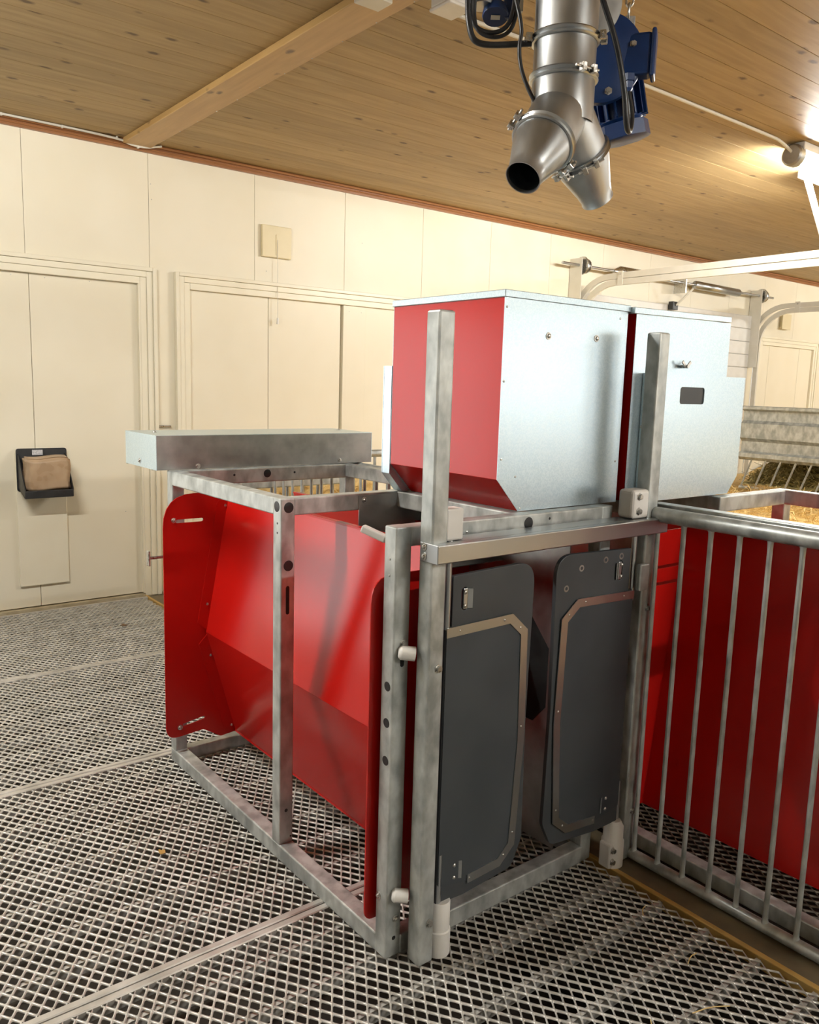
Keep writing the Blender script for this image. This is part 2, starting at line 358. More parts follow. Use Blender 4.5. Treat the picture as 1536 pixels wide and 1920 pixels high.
link('door_backing', box(3.75, 3.78, WY+0.035, WY+0.05, 0.02, D2[2]), 'cream_trim', door2)
casing(door2, D2[0], D2[1], D2[2]); link('sill', box(D2[0]-0.2, D2[1]+0.1, WY-0.02, WY+0.05, -0.01, 0.013), 'sill', door2)
for x in (3.83, 3.95): bolt(door2, (x, WY-0.006, 2.13), (0, -1, 0), 'rivet', 'screw')
door3 = empty('door_3', (D3[0], WY, 0), 'far cream door beyond the garage door', None, None, 'structure')
link('door_leaf', box(D3[0], 10.42, WY+0.01, WY+0.05, 0.02, D3[2], 0.002, 1), 'cream', door3)
link('door_leaf', box(10.425, 11.2, WY+0.01, WY+0.05, 0.02, D3[2], 0.002, 1), 'cream', door3)
link('door_leaf', box(11.205, D3[1], WY+0.01, WY+0.05, 0.02, D3[2], 0.002, 1), 'cream', door3)
casing(door3, D3[0], D3[1], D3[2])
gd4 = empty('reflection_opening', (D4[0], WY, 0), 'added unseen opening in the cream wall, put in for its reflection in the red panels', None, None, 'structure')  # unseen opening, added for its bright reflection in the red panels
link('added_opening_frame', plate([(D4[0], 0.02), (D4[1], 0.02), (D4[1], D4[2]), (D4[0], D4[2])], [[(D4[0]+0.07+j*0.945, 0.35), (D4[0]+0.935+j*0.945, 0.35), (D4[0]+0.935+j*0.945, 2.22), (D4[0]+0.07+j*0.945, 2.22)] for j in range(2)], 0.05, (0, WY+0.03, 0), XA, ZA), 'cream_trim', gd4)
casing(gd4, D4[0], D4[1], D4[2])
# ---- the walls out of view: openings behind the camera are guessed, added to let daylight in
wl = link('wall_left', box(RX0-0.1, RX0, RY0, WY+0.1, -0.66, CZ+0.06), 'wallside'); tag(wl, 'plain painted side wall at the left', kind='structure')
wr = link('wall_right', box(RX1, RX1+0.1, RY0, WY+0.1, -0.66, CZ+0.06), 'wallside'); tag(wr, 'plain painted side wall at the far right', kind='structure')
wf = empty('wall_front', (0, RY0, 0), 'painted wall with guessed wide windows behind the camera', None, None, 'structure')
GUESSED_WIN = [(6.0, 8.3), (9.0, 11.3)]
link('wall_panel', box(RX0-0.1, RX1+0.1, RY0-0.1, RY0, -0.66, 0.95), 'wallside', wf); link('wall_panel', box(RX0, RX1, RY0-0.1, RY0, 2.45, CZ+0.06), 'wallside', wf)
ed = [RX0]+[q for w_ in GUESSED_WIN for q in w_]+[RX1]
for a, b in zip(ed[::2], ed[1::2]): link('wall_panel', box(a, b, RY0-0.1, RY0, 0.95, 2.45), 'wallside', wf)
for i, (a, b) in enumerate(GUESSED_WIN):
    w_ = link('guessed_window_%d' % (i+1), plate([(a, 0.95), (b, 0.95), (b, 2.45), (a, 2.45)], [[(a+0.05+j*(b-a-0.05)/3, 1.0), (a+j*(b-a-0.05)/3+(b-a-0.05)/3, 1.0), (a+j*(b-a-0.05)/3+(b-a-0.05)/3, 2.40), (a+0.05+j*(b-a-0.05)/3, 2.40)] for j in range(3)], 0.06, (0, RY0-0.05, 0), XA, ZA), 'white_metal')
    tag(w_, 'guessed opening frame behind the camera, added to let daylight in', kind='structure')

# ---- floor: slurry pit with expanded-metal grating panels over it
floor = link('floor', box(RX0, RX1, RY0, WY, -0.62, -0.55), 'pit'); tag(floor, 'grating floor over a dark pit', kind='structure')
PX, PY = 0.0355, 0.02685                # cell pitch along X, half pitch along Y
def grating(x0, x1, y0, y1):
    """expanded metal: one ring of sloping strands round every rounded diamond opening"""
    a, b = PX/2, PY; ins = 0.83
    oc = np.array([(a, 0, 0), (0, b, 0), (-a, 0, 0), (0, -b, 0)])
    inn = []
    for i in range(4):
        p = oc[i]*ins; q = oc[(i+1) % 4]*ins; r_ = oc[i-1]*ins
        inn += [p*0.87+r_*0.13, p*0.87+q*0.13]
    inn = np.array(inn); inn[:, 2] = np.where(inn[:, 1] > 0.002, -0.0022, np.where(inn[:, 1] < -0.002, 0.0, -0.001))
    low = inn.copy(); low[:, 2] -= 0.0028
    tmpl = np.vstack([oc, inn, low]); F = []
    for i in range(4):
        j = (i+1) % 4
        F.append((i, j, 4+2*j, 4+2*i+1)); F.append((i, 4+2*i+1, 4+2*i, 4+2*i))
    quads = []
    for f in F: quads.append(f)
    tris = [(i, 4+2*i+1, 4+2*i) for i in range(4)]; quads = [f for f in F if len(set(f)) == 4]
    for k in range(8): k2 = (k+1) % 8; quads.append((4+k, 4+k2, 12+k2, 12+k))
    cs = []; j = 0; yy = y0+b
    while yy < y1-b+1e-6:
        xx = x0+a+(a if j % 2 else 0)
        m_ = int((x1-xx-a)/PX+1e-6)+1; cs.append(np.stack([xx+np.arange(m_)*PX, np.full(m_, yy), np.zeros(m_)], 1)); yy += PY; j += 1
    cs = np.vstack(cs); N = len(cs); V = (cs[:, None, :]+tmpl[None]).reshape(-1, 3)
    nv = len(tmpl); idx = (np.arange(N)*nv)[:, None]
    Q = (np.array(quads).reshape(-1)[None]+idx).reshape(-1); T = (np.array(tris).reshape(-1)[None]+idx).reshape(-1)
    me = bpy.data.meshes.new('grating'); nq, nt = len(Q)//4, len(T)//3
    me.vertices.add(len(V)); me.vertices.foreach_set('co', V.reshape(-1))
    me.loops.add(len(Q)+len(T)); me.loops.foreach_set('vertex_index', np.concatenate([Q, T]).astype(np.int32))
    me.polygons.add(nq+nt); me.polygons.foreach_set('loop_start', np.concatenate([np.arange(nq)*4, nq*4+np.arange(nt)*3]).astype(np.int32))
    me.update(calc_edges=True); me.validate(); return me
JY = 1.927; PWID = 1.248; GX0, GX1 = -1.2, 2.10
NROW = int((PWID-0.06)/PY)
g_me = grating(GX0, GX1, 0.004, PWID-0.004); g_me.materials.append(M['grate'])
bar_me = box(GX0, GX1, -0.007, 0.007, -0.045, -0.010); bar_me.materials.append(M['grate'])
rim_me = box(GX0, GX1, 0.0025, 0.026, -0.035, 0.003, 0.003, 1); rim_me.materials.append(M['grate'])
rim2_me = box(GX0, GX1, PWID-0.026, PWID-0.0025, -0.035, 0.003, 0.003, 1); rim2_me.materials.append(M['grate'])
for k in range(-2, 3):
    p = bpy.data.objects.new('grating_panel', g_me); COL.objects.link(p); p.parent = floor; p.location = (0, JY+PWID*k, 0)
    if JY+PWID*(k+1) > WY: p.scale.y = (WY-0.03-(JY+PWID*k))/PWID
    for me in (rim_me, rim2_me):
        o = bpy.data.objects.new('edge_strip', me); COL.objects.link(o); o.parent = p
    for j in range(7):
        o = bpy.data.objects.new('support_bar', bar_me); COL.objects.link(o); o.parent = p; o.location = (0, 0.178+j*0.161, 0)
# dirtier grating inside the right-hand station
g2 = link('grating_panel', grating(2.27, 3.12, 0.70, 2.25), 'grate_dirty', floor)
link('pit_wall', box(2.12, 2.26, RY0, WY, -0.55, -0.02), 'pit', floor)
k1 = link('trim_3', box(2.118, 2.262, RY0, WY, -0.05, -0.004, 0.003), 'kerb'); tag(k1, 'dull brown kerb under the barred fence', kind='structure')
link('kerb_edge', box(2.099, 2.118, RY0, WY, -0.04, 0.001, 0.003), 'yellow', k1)

# ================================================================ feeding station
ST = empty('feeding_station', (1.66, 2.35, 0), 'left feeding station, galvanised frame with bright red folded side panels on the grating', 'feeding station', 'feeding stations')
def frame_tube(x0, x1, y0, y1, z0, z1, parent=ST):
    return link('frame_tube', box(x0, x1, y0, y1, z0, z1, 0.004, 2), 'galv', parent)
TT = 1.197
fl = frame_tube(1.237, 1.287, 1.615, 1.665, 0.002, TT)           # front left post
ml = frame_tube(1.237, 1.287, 2.200, 2.250, 0.054, TT)           # middle left post
bl = frame_tube(1.237, 1.287, 3.050, 3.100, 0.054, TT)           # far left post
fr = frame_tube(2.040, 2.090, 1.615, 1.665, 0.002, TT)
br = frame_tube(2.040, 2.090, 3.050, 3.100, 0.002, TT)
tl = frame_tube(1.2372, 1.2868, 2.246, 3.054, TT-0.055, TT-0.0003)
mb = frame_tube(1.284, 1.736, 2.2005, 2.2495, TT-0.055, TT-0.0004)
nr = frame_tube(1.684, 1.734, 1.662, 2.204, TT-0.055, TT-0.0003)
fb = frame_tube(1.284, 2.043, 1.6155, 1.6645, TT-0.052, TT-0.0004)
bb = frame_tube(1.284, 2.043, 3.0505, 3.0995, TT-0.06, TT-0.0004)
rr_ = frame_tube(2.0402, 2.0898, 1.662, 3.054, TT-0.055, TT-0.0003)
frame_tube(1.237, 1.287, 1.662, 3.100, 0.002, 0.056)
frame_tube(1.284, 2.043, 3.052, 3.098, 0.002, 0.054)
frame_tube(1.284, 2.043, 1.612, 1.660, 0.002, 0.060)
frame_tube(2.042, 2.088, 1.662, 3.054, 0.002, 0.054)
dark_disc(ml, (1.237, 2.226, 1.170), (-1, 0, 0), 0.017); dark_disc(ml, (1.264, 2.200, 1.168), (0, -1, 0), 0.017)
dark_disc(ml, (1.264, 2.200, 0.985), (0, -1, 0), 0.017)
for z in (1.118, 1.088): dark_disc(ml, (1.237, 2.222, z), (-1, 0, 0), 0.0035)
dark_disc(ml, (1.262, 2.200, 0.17), (0, -1, 0), 0.006); dark_disc(ml, (1.279, 2.200, 0.075), (0, -1, 0), 0.003)
link('slot', plate(slot2d((1.262, 0.835), (1.262, 0.915), 0.006), [], 0.0012, (0, 2.1999, 0), XA, ZA), 'dark', ml)
for z in (0.775, 0.675, 0.57): dark_disc(fl, (1.237, 1.637, z), (-1, 0, 0), 0.013)
for z in (1.113, 1.07): bolt(fl, (1.237, 1.640, z), (-1, 0, 0), 'rivet')
bolt(fl, (1.268, 1.615, 0.892), (0, -1, 0), 'hex'); link('slot', plate(slot2d((1.266, 0.835), (1.266, 0.882), 0.006), [], 0.0012, (0, 1.6149, 0), XA, ZA), 'dark', fl)
bolt(fl, (1.268, 1.615, 0.115), (0, -1, 0), 'dome'); dark_disc(fl, (1.264, 1.615, 0.058), (0, -1, 0), 0.006)
bolt(fl, (1.237, 1.652, 0.175), (-1, 0, 0), 'dome')
dark_disc(fb, (1.712, 1.6155, 1.171), (0, -1, 0), 0.018); dark_disc(fb, (1.80, 1.6155, 1.178), (0, -1, 0), 0.004); bolt(fb, (1.475, 1.6155, 1.166), (0, -1, 0), 'rivet')  # the large disc is a real black plastic cap
dark_disc(bb, (1.650, 3.0505, 1.172), (0, -1, 0), 0.017)
for x in (1.50, 1.78): dark_disc(bb, (x, 3.0505, 1.172), (0, -1, 0), 0.005)
# folded red side panel: leans out to a ridge at mid height, back in below
PT, PR, PB = (1.462, 1.10), (1.360, 0.545), (1.487, 0.098)
Y0, Y1 = 1.690, 3.020
def sheet(p, q, y0, y1, th=0.003):
    d = Vector((q[0]-p[0], 0, q[1]-p[1])); L = d.length
    return obox(((p[0]+q[0])/2, (y0+y1)/2, (p[1]+q[1])/2), d.normalized(), YA, d.normalized().cross(YA), L, y1-y0, th)
sp = link('side_panel', sheet(PT, PR, Y0, Y1), 'red', ST)
link('hem', rect_path([(PT[0]+0.010, Y0, PT[1]+0.001), (PT[0]+0.010, Y1, PT[1]+0.001)], (1, 0, 0), 0.024, 0.006), 'red', sp)
sp2 = link('side_panel', sheet(PR, PB, Y0, Y1), 'red', ST)
link('hem', rect_path([(PB[0]+0.008, Y0, PB[1]-0.002), (PB[0]+0.008, Y1, PB[1]-0.002)], (1, 0, 0), 0.022, 0.008), 'red', sp2)
# end plates with slots and the flanges of the folded panel bolted to them
def end_plate(y, xl, zb, zt, r_top, r_bot, slots, parent=ST):
    out = [(xl, zb), (1.345, zb+0.012), (1.42, PB[1]-0.012), (PB[0]+0.012, PB[1]-0.005), (PB[0]+0.012, PB[1]), (PR[0]+0.003, PR[1]), (PT[0]+0.012, PT[1]), (PT[0]+0.005, zt), (xl, zt)]
    rad = [r_bot, 0.02, 0.02, 0.004, 0.0, 0.0, 0.0, 0.01, r_top]
    return link('end_plate', plate(rounded(out, rad), slots, 0.004, (0, y, 0), XA, ZA), 'red', parent)
ep = end_plate(3.024, 1.187, 0.122, 1.112, 0.13, 0.05, [slot2d((1.245, 1.005), (1.345, 1.005), 0.007), slot2d((1.262, 0.172), (1.345, 0.185), 0.006)])
for x, z in ((1.230, 1.010), (1.445, 1.055), (1.365, 0.66), (1.377, 0.445), (1.468, 0.125), (1.245, 0.165)): bolt(ep, (x, 3.022, z), (0, -1, 0), 'dome')
# flange strips folded off the panel against the end plate
def flange(p, q, y, side):
    d = Vector((q[0]-p[0], q[1]-p[1])).normalized(); nrm = Vector((-d.y, d.x))*side
    a, b = Vector(p), Vector(q)
    o2 = [tuple(a+d*0.01), tuple(b-d*0.01), tuple(b-d*0.035+nrm*0.045), tuple(a+d*0.035+nrm*0.045)]
    return link('flange', plate(rounded(o2, [0, 0, 0.012, 0.012]), [], 0.003, (0, y, 0), XA, ZA), 'red', sp)
flange(PT, PR, 3.0195, -1); flange(PR, PB, 3.0195, -1)
en = end_plate(1.684, 1.212, 0.085, 1.06, 0.07, 0.035, [])
# straight red inner panel on the other side, with a slotted end plate
ip = link('inner_panel', sheet((1.765, 1.085), (1.905, 0.06), 2.145, 3.03), 'red', ST)
link('hem', rect_path([(1.772, 2.145, 1.088), (1.772, 3.03, 1.088)], (1, 0, 0), 0.02, 0.005), 'red', ip)
link('end_plate', plate(rounded([(1.69, 0.06), (2.02, 0.06), (2.02, 1.075), (1.69, 1.075)], 0.02), [slot2d((1.79, 0.945), (1.97, 0.945), 0.006), slot2d((1.79, 0.885), (1.97, 0.885), 0.006)], 0.004, (0, 2.140, 0), XA, ZA), 'red', ip)
# galvanised trough wall with its dark feeding opening, and the plate below the middle bar
tw = link('trough_wall', plate([(1.67, 0.05), (2.13, 0.05), (2.13, 1.14), (1.67, 1.14)], [[(1.735, 0.72), (1.735, 0.52), (1.79, 0.455), (2.05, 0.455), (2.05, 0.86), (1.86, 0.86)]], 0.003, (1.965, 0, 0), YA, ZA), 'zinc_dull', ST)
link('trough_shade_block', box(1.972, 2.038, 1.70, 2.10, 0.43, 0.88), 'dark', tw)  # solid near-black block put behind the opening for its shade
link('trough_cover', plate(rounded([(1.525, 0.98), (2.03, 0.98), (2.03, 1.19), (1.525, 1.19), (1.525, 1.03)], [0, 0, 0, 0, 0]), [], 0.003, (0, 2.198, 0), XA, ZA), 'zinc_dull', ST)
link('trough_cover', obox((1.80, 2.08, 1.02), XA, Vector((0, 0.9, 0.35)).normalized(), Vector((0, -0.35, 0.9)).normalized(), 0.42, 0.26, 0.003), 'zinc_dull', ST)
bolt(ST, (1.545, 2.1965, 1.175), (0, -1, 0), 'dome')
_lu = Vector((0.50, -0.80, -0.33)).normalized(); _lv = Vector((0.85, 0.53, 0)).normalized()
link('lever', obox((1.268, 1.752, 1.158), _lu, _lv, _lu.cross(_lv), 0.075, 0.024, 0.020, 0.004), 'pe', ST)
# ---- the right-hand station: the same, turned round
ST2 = copy_tree(ST); ST2.location = (2*2.18-1.66, 2*1.91-2.35, 0); ST2.rotation_euler = (0, 0, PI)
for ch in list(ST2.children):
    if ch.name.startswith('trough_cover'): bpy.data.objects.remove(ch)
ST2['label'] = 'right feeding station with dark red inner panel, standing behind the barred fence'
ORG[ST2.name] = Vector(ST2.location)

# ---- long sheet-metal cover over the far end of the left station
CB = empty('cover_box', (1.70, 3.25, TT), 'long low sheet metal box lying across the far end of the left station', 'cover')
link('front_sheet', box(1.192, 2.203, 3.085, 3.087, 1.1985, 1.331), 'zinc_dull', CB)
link('end_sheet', box(1.190, 1.192, 3.085, 3.42, 1.1985, 1.331), 'zinc', CB); link('end_sheet', box(2.203, 2.205, 3.085, 3.42, 1.1985, 1.331), 'zinc', CB)
link('top_sheet', box(1.190, 2.205, 3.085, 3.42, 1.331, 1.333), 'zinc', CB); link('back_sheet', box(1.192, 2.203, 3.418, 3.42, 1.195, 1.331), 'zinc_dull', CB)
for x, z in ((1.36, 1.210), (2.03, 1.212)): bolt(CB, (x, 3.085, z), (0, -1, 0), 'dome')
bolt(CB, (1.19, 3.26, 1.222), (-1, 0, 0), 'dome'); bolt(CB, (1.26, 3.28, 1.333), (0, 0, 1), 'dome'); bolt(CB, (2.15, 3.28, 1.333), (0, 0, 1), 'dome')
bolt(CB, (1.23, 3.22, 1.195), (0, 0, -1), 'hex')
wn = link('wing_bolt', cyl((1.15, 3.075, 0.86), (1.237, 3.075, 0.86), 0.006, 8), 'bolt', ST)
link('wing_head', obox((1.148, 3.075, 0.86), ZA, YA, XA, 0.06, 0.025, 0.008, 0.003), 'bolt', wn)

# ================================================================ entrance gate of the left station
G = empty('entrance_gate', (1.75, 1.56, 0), 'galvanised entrance gate with two tall posts, steel crossbar and dark grey swing doors', 'gate')
gp = []
for x0 in (1.292, 2.167):
    gp.append(link('gate_post', box(x0, x0+0.05, 1.54, 1.59, 0.001, 1.732, 0.005, 2), 'galv', G))
link('post_end', box(1.297, 1.337, 1.545, 1.585, 1.731, 1.7325), 'dark', gp[0]); link('post_end', box(2.172, 2.212, 1.545, 1.585, 1.731, 1.7325), 'dark', gp[1])
cb = link('crossbar', box(1.288, 2.238, 1.512, 1.5395, 1.115, 1.163, 0.003, 2), 'stainless', G)
link('crossbar_end', box(1.2875, 1.2915, 1.512, 1.583, 1.115, 1.163, 0.0015, 1), 'stainless', cb)
link('crossbar_lip', box(1.343, 2.166, 1.539, 1.600, 1.159, 1.163), 'stainless', cb)
for z in (1.153, 1.128): bolt(cb, (1.2875, 1.566, z), (-1, 0, 0), 'dome')
for z, y1 in ((0.872, 1.616), (0.192, 1.616)):
    link('spacer', revolve((1.2500, 1.612, z), (0.80, -0.48, -0.10), [(0, 0.010), (0.003, 0.0155), (0.008, 0.0190), (0.044, 0.0190)], 20), 'pe', G)
bolt(G, (1.325, 1.54, 0.835), (0, -1, 0), 'hex'); bolt(G, (1.325, 1.54, 0.120), (0, -1, 0), 'hex')
bolt(G, (2.200, 1.54, 0.868), (0, -1, 0), 'hex'); bolt(G, (2.200, 1.54, 0.17), (0, -1, 0), 'hex')
link('latch_block', box(2.128, 2.172, 1.522, 1.5395, 0.935, 1.02, 0.004), 'galv', G)
# white bearing blocks with hinge rods
link('bearing', box(1.3445, 1.402, 1.548, 1.590, 1.1635, 1.246, 0.005), 'pe', G)
b2 = link('bearing', box(2.085, 2.166, 1.535, 1.596, 1.1635, 1.254, 0.012, 3), 'pe', G)
for z in (1.233, 1.188): bolt(b2, (2.112, 1.535, z), (0, -1, 0), 'hex')
link('bearing', revolve((1.378, 1.562, 0.001), (0, 0, 1), [(0, 0.033), (0.003, 0.034), (0.072, 0.034), (0.075, 0.031), (0.155, 0.031), (0.158, 0.029)], 24), 'pe', G)
b3 = link('bearing', revolve((2.127, 1.555, 0.001), (0, 0, 1), [(0, 0.037), (0.085, 0.037), (0.092, 0.033), (0.135, 0.033), (0.155, 0.022)], 24), 'pe', G)
link('bearing_block', box(2.083, 2.12, 1.530, 1.575, 0.002, 0.088, 0.006), 'pe', b3)
for z in (0.066, 0.026): bolt(b3, (2.098, 1.530, z), (0, -1, 0), 'hex')
for x, y, z0, z1 in ((1.364, 1.553, 0.15, 0.30), (1.361, 1.553, 0.93, 1.165), (2.140, 1.558, 0.15, 0.29), (2.135, 1.558, 0.90, 1.165)):
    link('hinge_rod', cyl((x, y, z0), (x, y, z1), 0.0085, 14), 'stainless', G)
def door_leaf(o, u, W_, mirror, rings):
    """dark plastic swing door: rounded free corners, rubber flap held by a steel strip"""
    o = Vector(o); u = Vector(u).normalized(); nrm = u.cross(ZA); nrm = nrm if nrm.y < 0 else -nrm
    f = W_/0.322
    out = rounded([(0, 0.155), (0.10*f, 0.150), (0.285*f, 0.165), (W_, 0.245), (W_-0.008, 0.60), (W_, 1.078), (0.021, 1.070), (0.021, 0.935), (0, 0.935)], [0.004, 0.02, 0.035, 0.05, 0.3, 0.065, 0.004, 0.002, 0.002], 8)
    cut = [slot2d((0.062*f, 0.985), (0.062*f, 1.025), 0.011), slot2d((0.062*f, 0.215), (0.062*f, 0.255), 0.011)]
    lf = link('door_leaf', plate(out, cut, 0.014, o, u, ZA, 0.0015), 'pvc', G)
    flap = rounded([(0.002, 0.21), (0.10*f, 0.19), (0.225*f, 0.19), (0.280*f, 0.24), (0.296*f, 0.56), (0.288*f, 0.885), (0.230*f, 0.938), (0.002, 0.930)], 0.01)
    link('rubber_flap', plate(flap, [], 0.003, o+nrm*0.0088, u, ZA), 'rubber', lf)
    path = [(0.000, 0.922), (0.232*f, 0.926), (0.284*f, 0.880), (0.292*f, 0.56), (0.274*f, 0.245), (0.226*f, 0.203), (0.108*f, 0.196)]
    w = 0.013; L, R_ = [], []
    P = [Vector(p) for p in path]
    for i, p in enumerate(P):
        d0 = (P[i]-P[i-1]).normalized() if i else (P[1]-P[0]).normalized(); d1 = (P[i+1]-P[i]).normalized() if i < len(P)-1 else d0
        nn = Vector((-(d0+d1).y, (d0+d1).x)).normalized(); k = w/max(0.6, nn.dot(Vector((-d0.y, d0.x)))); L.append(tuple(p+nn*k)); R_.append(tuple(p-nn*k))
    st = link('clamp_strip', plate(L+R_[::-1], [], 0.003, o+nrm*0.0122, u, ZA), 'stainless', lf)
    for a, z in ((0.045*f, 0.923), (0.205*f, 0.926), (0.268*f, 0.895), (0.290*f, 0.60), (0.276*f, 0.28), (0.245*f, 0.22), (0.115*f, 0.197)):
        bolt(st, o+u*a+ZA*z+nrm*0.0137, nrm, 'rivet', 'rivet')
    for z in (1.005, 0.235):
        br_ = link('hinge_bracket', obox(o+u*(0.064*f)+ZA*z+nrm*0.004, u, nrm, ZA, 0.014, 0.010, 0.056, 0.002), 'stainless', lf)
        link('hinge_bracket_wing', obox(o+u*(0.078*f)+ZA*z+nrm*0.0105, (u+nrm*0.5).normalized(), (nrm-u*0.5).normalized(), ZA, 0.014, 0.002, 0.052), 'stainless', br_)
        for dz in (0.018, -0.018): bolt(br_, o+u*(0.060*f)+ZA*(z+dz)+nrm*0.009, nrm, 'small')
    for a, z in rings:
        rg = revolve(o+u*a+ZA*z+nrm*0.0068, nrm, [(0, 0.0105), (0.0008, 0.010), (0.0008, 0.0055), (-0.001, 0.005)], 16, False)
        link('screw_cover', rg, 'zinc_dull', lf)
    return lf
door_leaf((1.354, 1.556, 0), (1, 0, 0), 0.325, False, [])
door_leaf((2.128, 1.554, 0), (-1, 0.045, 0), 0.345, True, [(0.240, 1.030), (0.300, 0.975), (0.135, 1.045), (0.065, 1.050), (0.240, 0.335), (0.145, 0.345), (0.085, 0.355)])

# ================================================================ feed hoppers
def hopper():
    X0, X1, A, B, ZB, ZT = 1.628, 2.167, 1.667, 2.170, 1.198, 1.800
    H = empty('feed_hopper', (1.8975, 1.9185, ZB), 'large left feed hopper with bright red side and bare zinc front', 'hopper', 'feed hoppers')
    prof = [(X0, ZT), (X0, 1.294), (1.718, ZB), (X1, ZB), (X1, ZT)]
    f_ = link('front_sheet', plate(prof, [], 0.002, (0, A, 0), XA, ZA), 'zinc', H)
    link('back_sheet', plate(prof, [], 0.002, (0, B, 0), XA, ZA), 'zinc', H)
    link('side_sheet', box(X0+0.0005, X0+0.0025, A+0.001, B-0.001, 1.295, ZT), 'red', H)
    link('side_sheet', box(X1-0.0025, X1-0.0005, A+0.001, B-0.001, ZB, ZT), 'red', H)
    d = Vector((1.718-X0, 0, ZB-1.294))
    link('sloped_sheet', obox((((X0+1.718)/2)+0.001, (A+B)/2, (1.294+ZB)/2+0.001), d.normalized(), YA, d.normalized().cross(YA), d.length, B-A-0.002, 0.002), 'red', H)
    link('bottom_sheet', box(1.718, X1, A, B, ZB, ZB+0.002), 'zinc_dull', H)
    lid = link('lid', box(X0-0.004, X1+0.008, A-0.006, B+0.006, ZT-0.002, ZT+0.018, 0.0015, 1), 'zinc', H)
    for x, z in ((1.808, 1.703), (2.021, 1.708)): bolt(f_, (x, A-0.001, z), (0, -1, 0), 'dome')
    for x, z in ((1.637, 1.772), (1.637, 1.57), (1.640, 1.352), (1.70, 1.30), (2.150, 1.33), (1.726, 1.206), (2.13, 1.775)): bolt(f_, (x, A-0.001, z), (0, -1, 0), 'rivet', 'rivet')
    # hatch box on the far face
    hx0, hx1, hy0, hy1, hz0, hz1 = 1.626, 2.160, B+0.002, B+0.046, 1.20, 1.612
    hp = [(hx0, hz1), (hx0, 1.262), (hx0+0.055, hz0), (hx1, hz0), (hx1, hz1)]
    hb = link('hatch_box', plate(hp, [], hy1-hy0-0.004, (0, (hy0+hy1)/2-0.002, 0), XA, ZA), 'zinc', H)
    hole = rounded([(1.875, 1.516), (2.015, 1.516), (2.015, 1.572), (1.875, 1.572)], 0.012)
    link('hatch_front', plate(hp, [hole], 0.003, (0, hy1-0.001, 0), XA, ZA), 'zinc', hb)
    link('grip_recess', box(1.87, 2.02, hy1-0.0045, hy1-0.0030, 1.51, 1.578), 'pvc', hb)
    wg = link('wing_nut', cyl((1.91, B, 1.640), (1.91, B+0.03, 1.640), 0.006, 10), 'bolt', H)
    for s in (-1, 1): link('wing', obox((1.91+s*0.013, B+0.022, 1.647), Vector((s*0.75, 0, 0.66)), YA, Vector((-0.66, 0, s*0.75)), 0.028, 0.004, 0.010, 0.001), 'bolt', wg)
    for s in (0.010, 0.032): bolt(hb, (hx1, B+s, 1.44), (1, 0, 0), 'small')
    return H
H1 = hopper()
H2 = copy_tree(H1); H2.location = (2.462, 1.905, 1.198); H2.rotation_euler = (0, 0, PI); H2['label'] = 'right feed hopper with zinc hatch box and slot handle, partly behind a post'
ORG[H2.name] = Vector(H2.location)
for ch in H2.children:
    if ch.name.startswith('hatch_box'): ch.location.x = -0.045
    if ch.name.startswith('lid'): ch.rotation_euler = (0, math.radians(0.9), 0)

# ================================================================ barred fences
def bar_fence(x, y0, y1, label, loc_axis='Y', zt=1.172, first=None):
    Fn = empty('bar_fence', (x, (y0+y1)/2, 0), label, 'fence', 'barred fences')
    link('top_tube', cyl((x, y0, zt), (x, y1, zt), 0.024, 20), 'galv', Fn); link('bottom_tube', cyl((x, y0, 0.018), (x, y1, 0.018), 0.018, 16), 'galv', Fn)
    me = None; n_ = int((y1-y0-0.02)/0.0925)+1
    for k in range(n_):
        yy = y1-0.012-k*0.0925
        if me is None:
            me = revolve((0, 0, 0), (0, 0, 1), [(0.028, 0.014), (0.040, 0.0085), (0.06, 0.0076), (zt-0.05, 0.0076), (zt-0.028, 0.0085), (zt-0.016, 0.014)], 10); me.materials.append(M['galv'])
        b_ = bpy.data.objects.new('bar', me); COL.objects.link(b_); b_.parent = Fn; b_.location = (0, yy-(y0+y1)/2, 0)
    return Fn
bar_fence(2.207, 0.02, 1.538, 'galvanised barred fence in front of the dark red panel at the right')
bar_fence(2.150, 2.30, 3.90, 'galvanised barred fence behind the left hopper, half hidden by the station')
# a third fence, across, behind the far end of the left station
F3 = empty('bar_fence', (2.75, 3.95, 0), 'barred fence in front of the golden straw bales by the cream wall', 'fence', 'barred fences')
link('top_tube', cyl((1.75, 3.95, 1.150), (3.12, 3.95, 1.150), 0.022, 16), 'galv', F3); link('bottom_tube', cyl((1.75, 3.95, 0.025), (3.12, 3.95, 0.025), 0.018, 16), 'galv', F3)
link('lock_rail', box(1.95, 2.62, 3.91, 3.935, 0.985, 1.055, 0.006), 'galv', F3); link('lock_post', cyl((1.95, 3.925, 0.02), (1.95, 3.925, 1.14), 0.022, 14), 'galv', F3)
fb_me = cyl((0, 0, 0.03), (0, 0, 1.14), 0.009, 8); fb_me.materials.append(M['galv'])
for k in range(14):
    b_ = bpy.data.objects.new('bar', fb_me); COL.objects.link(b_); b_.parent = F3; b_.location = (-0.98+k*0.098, 0, 0)

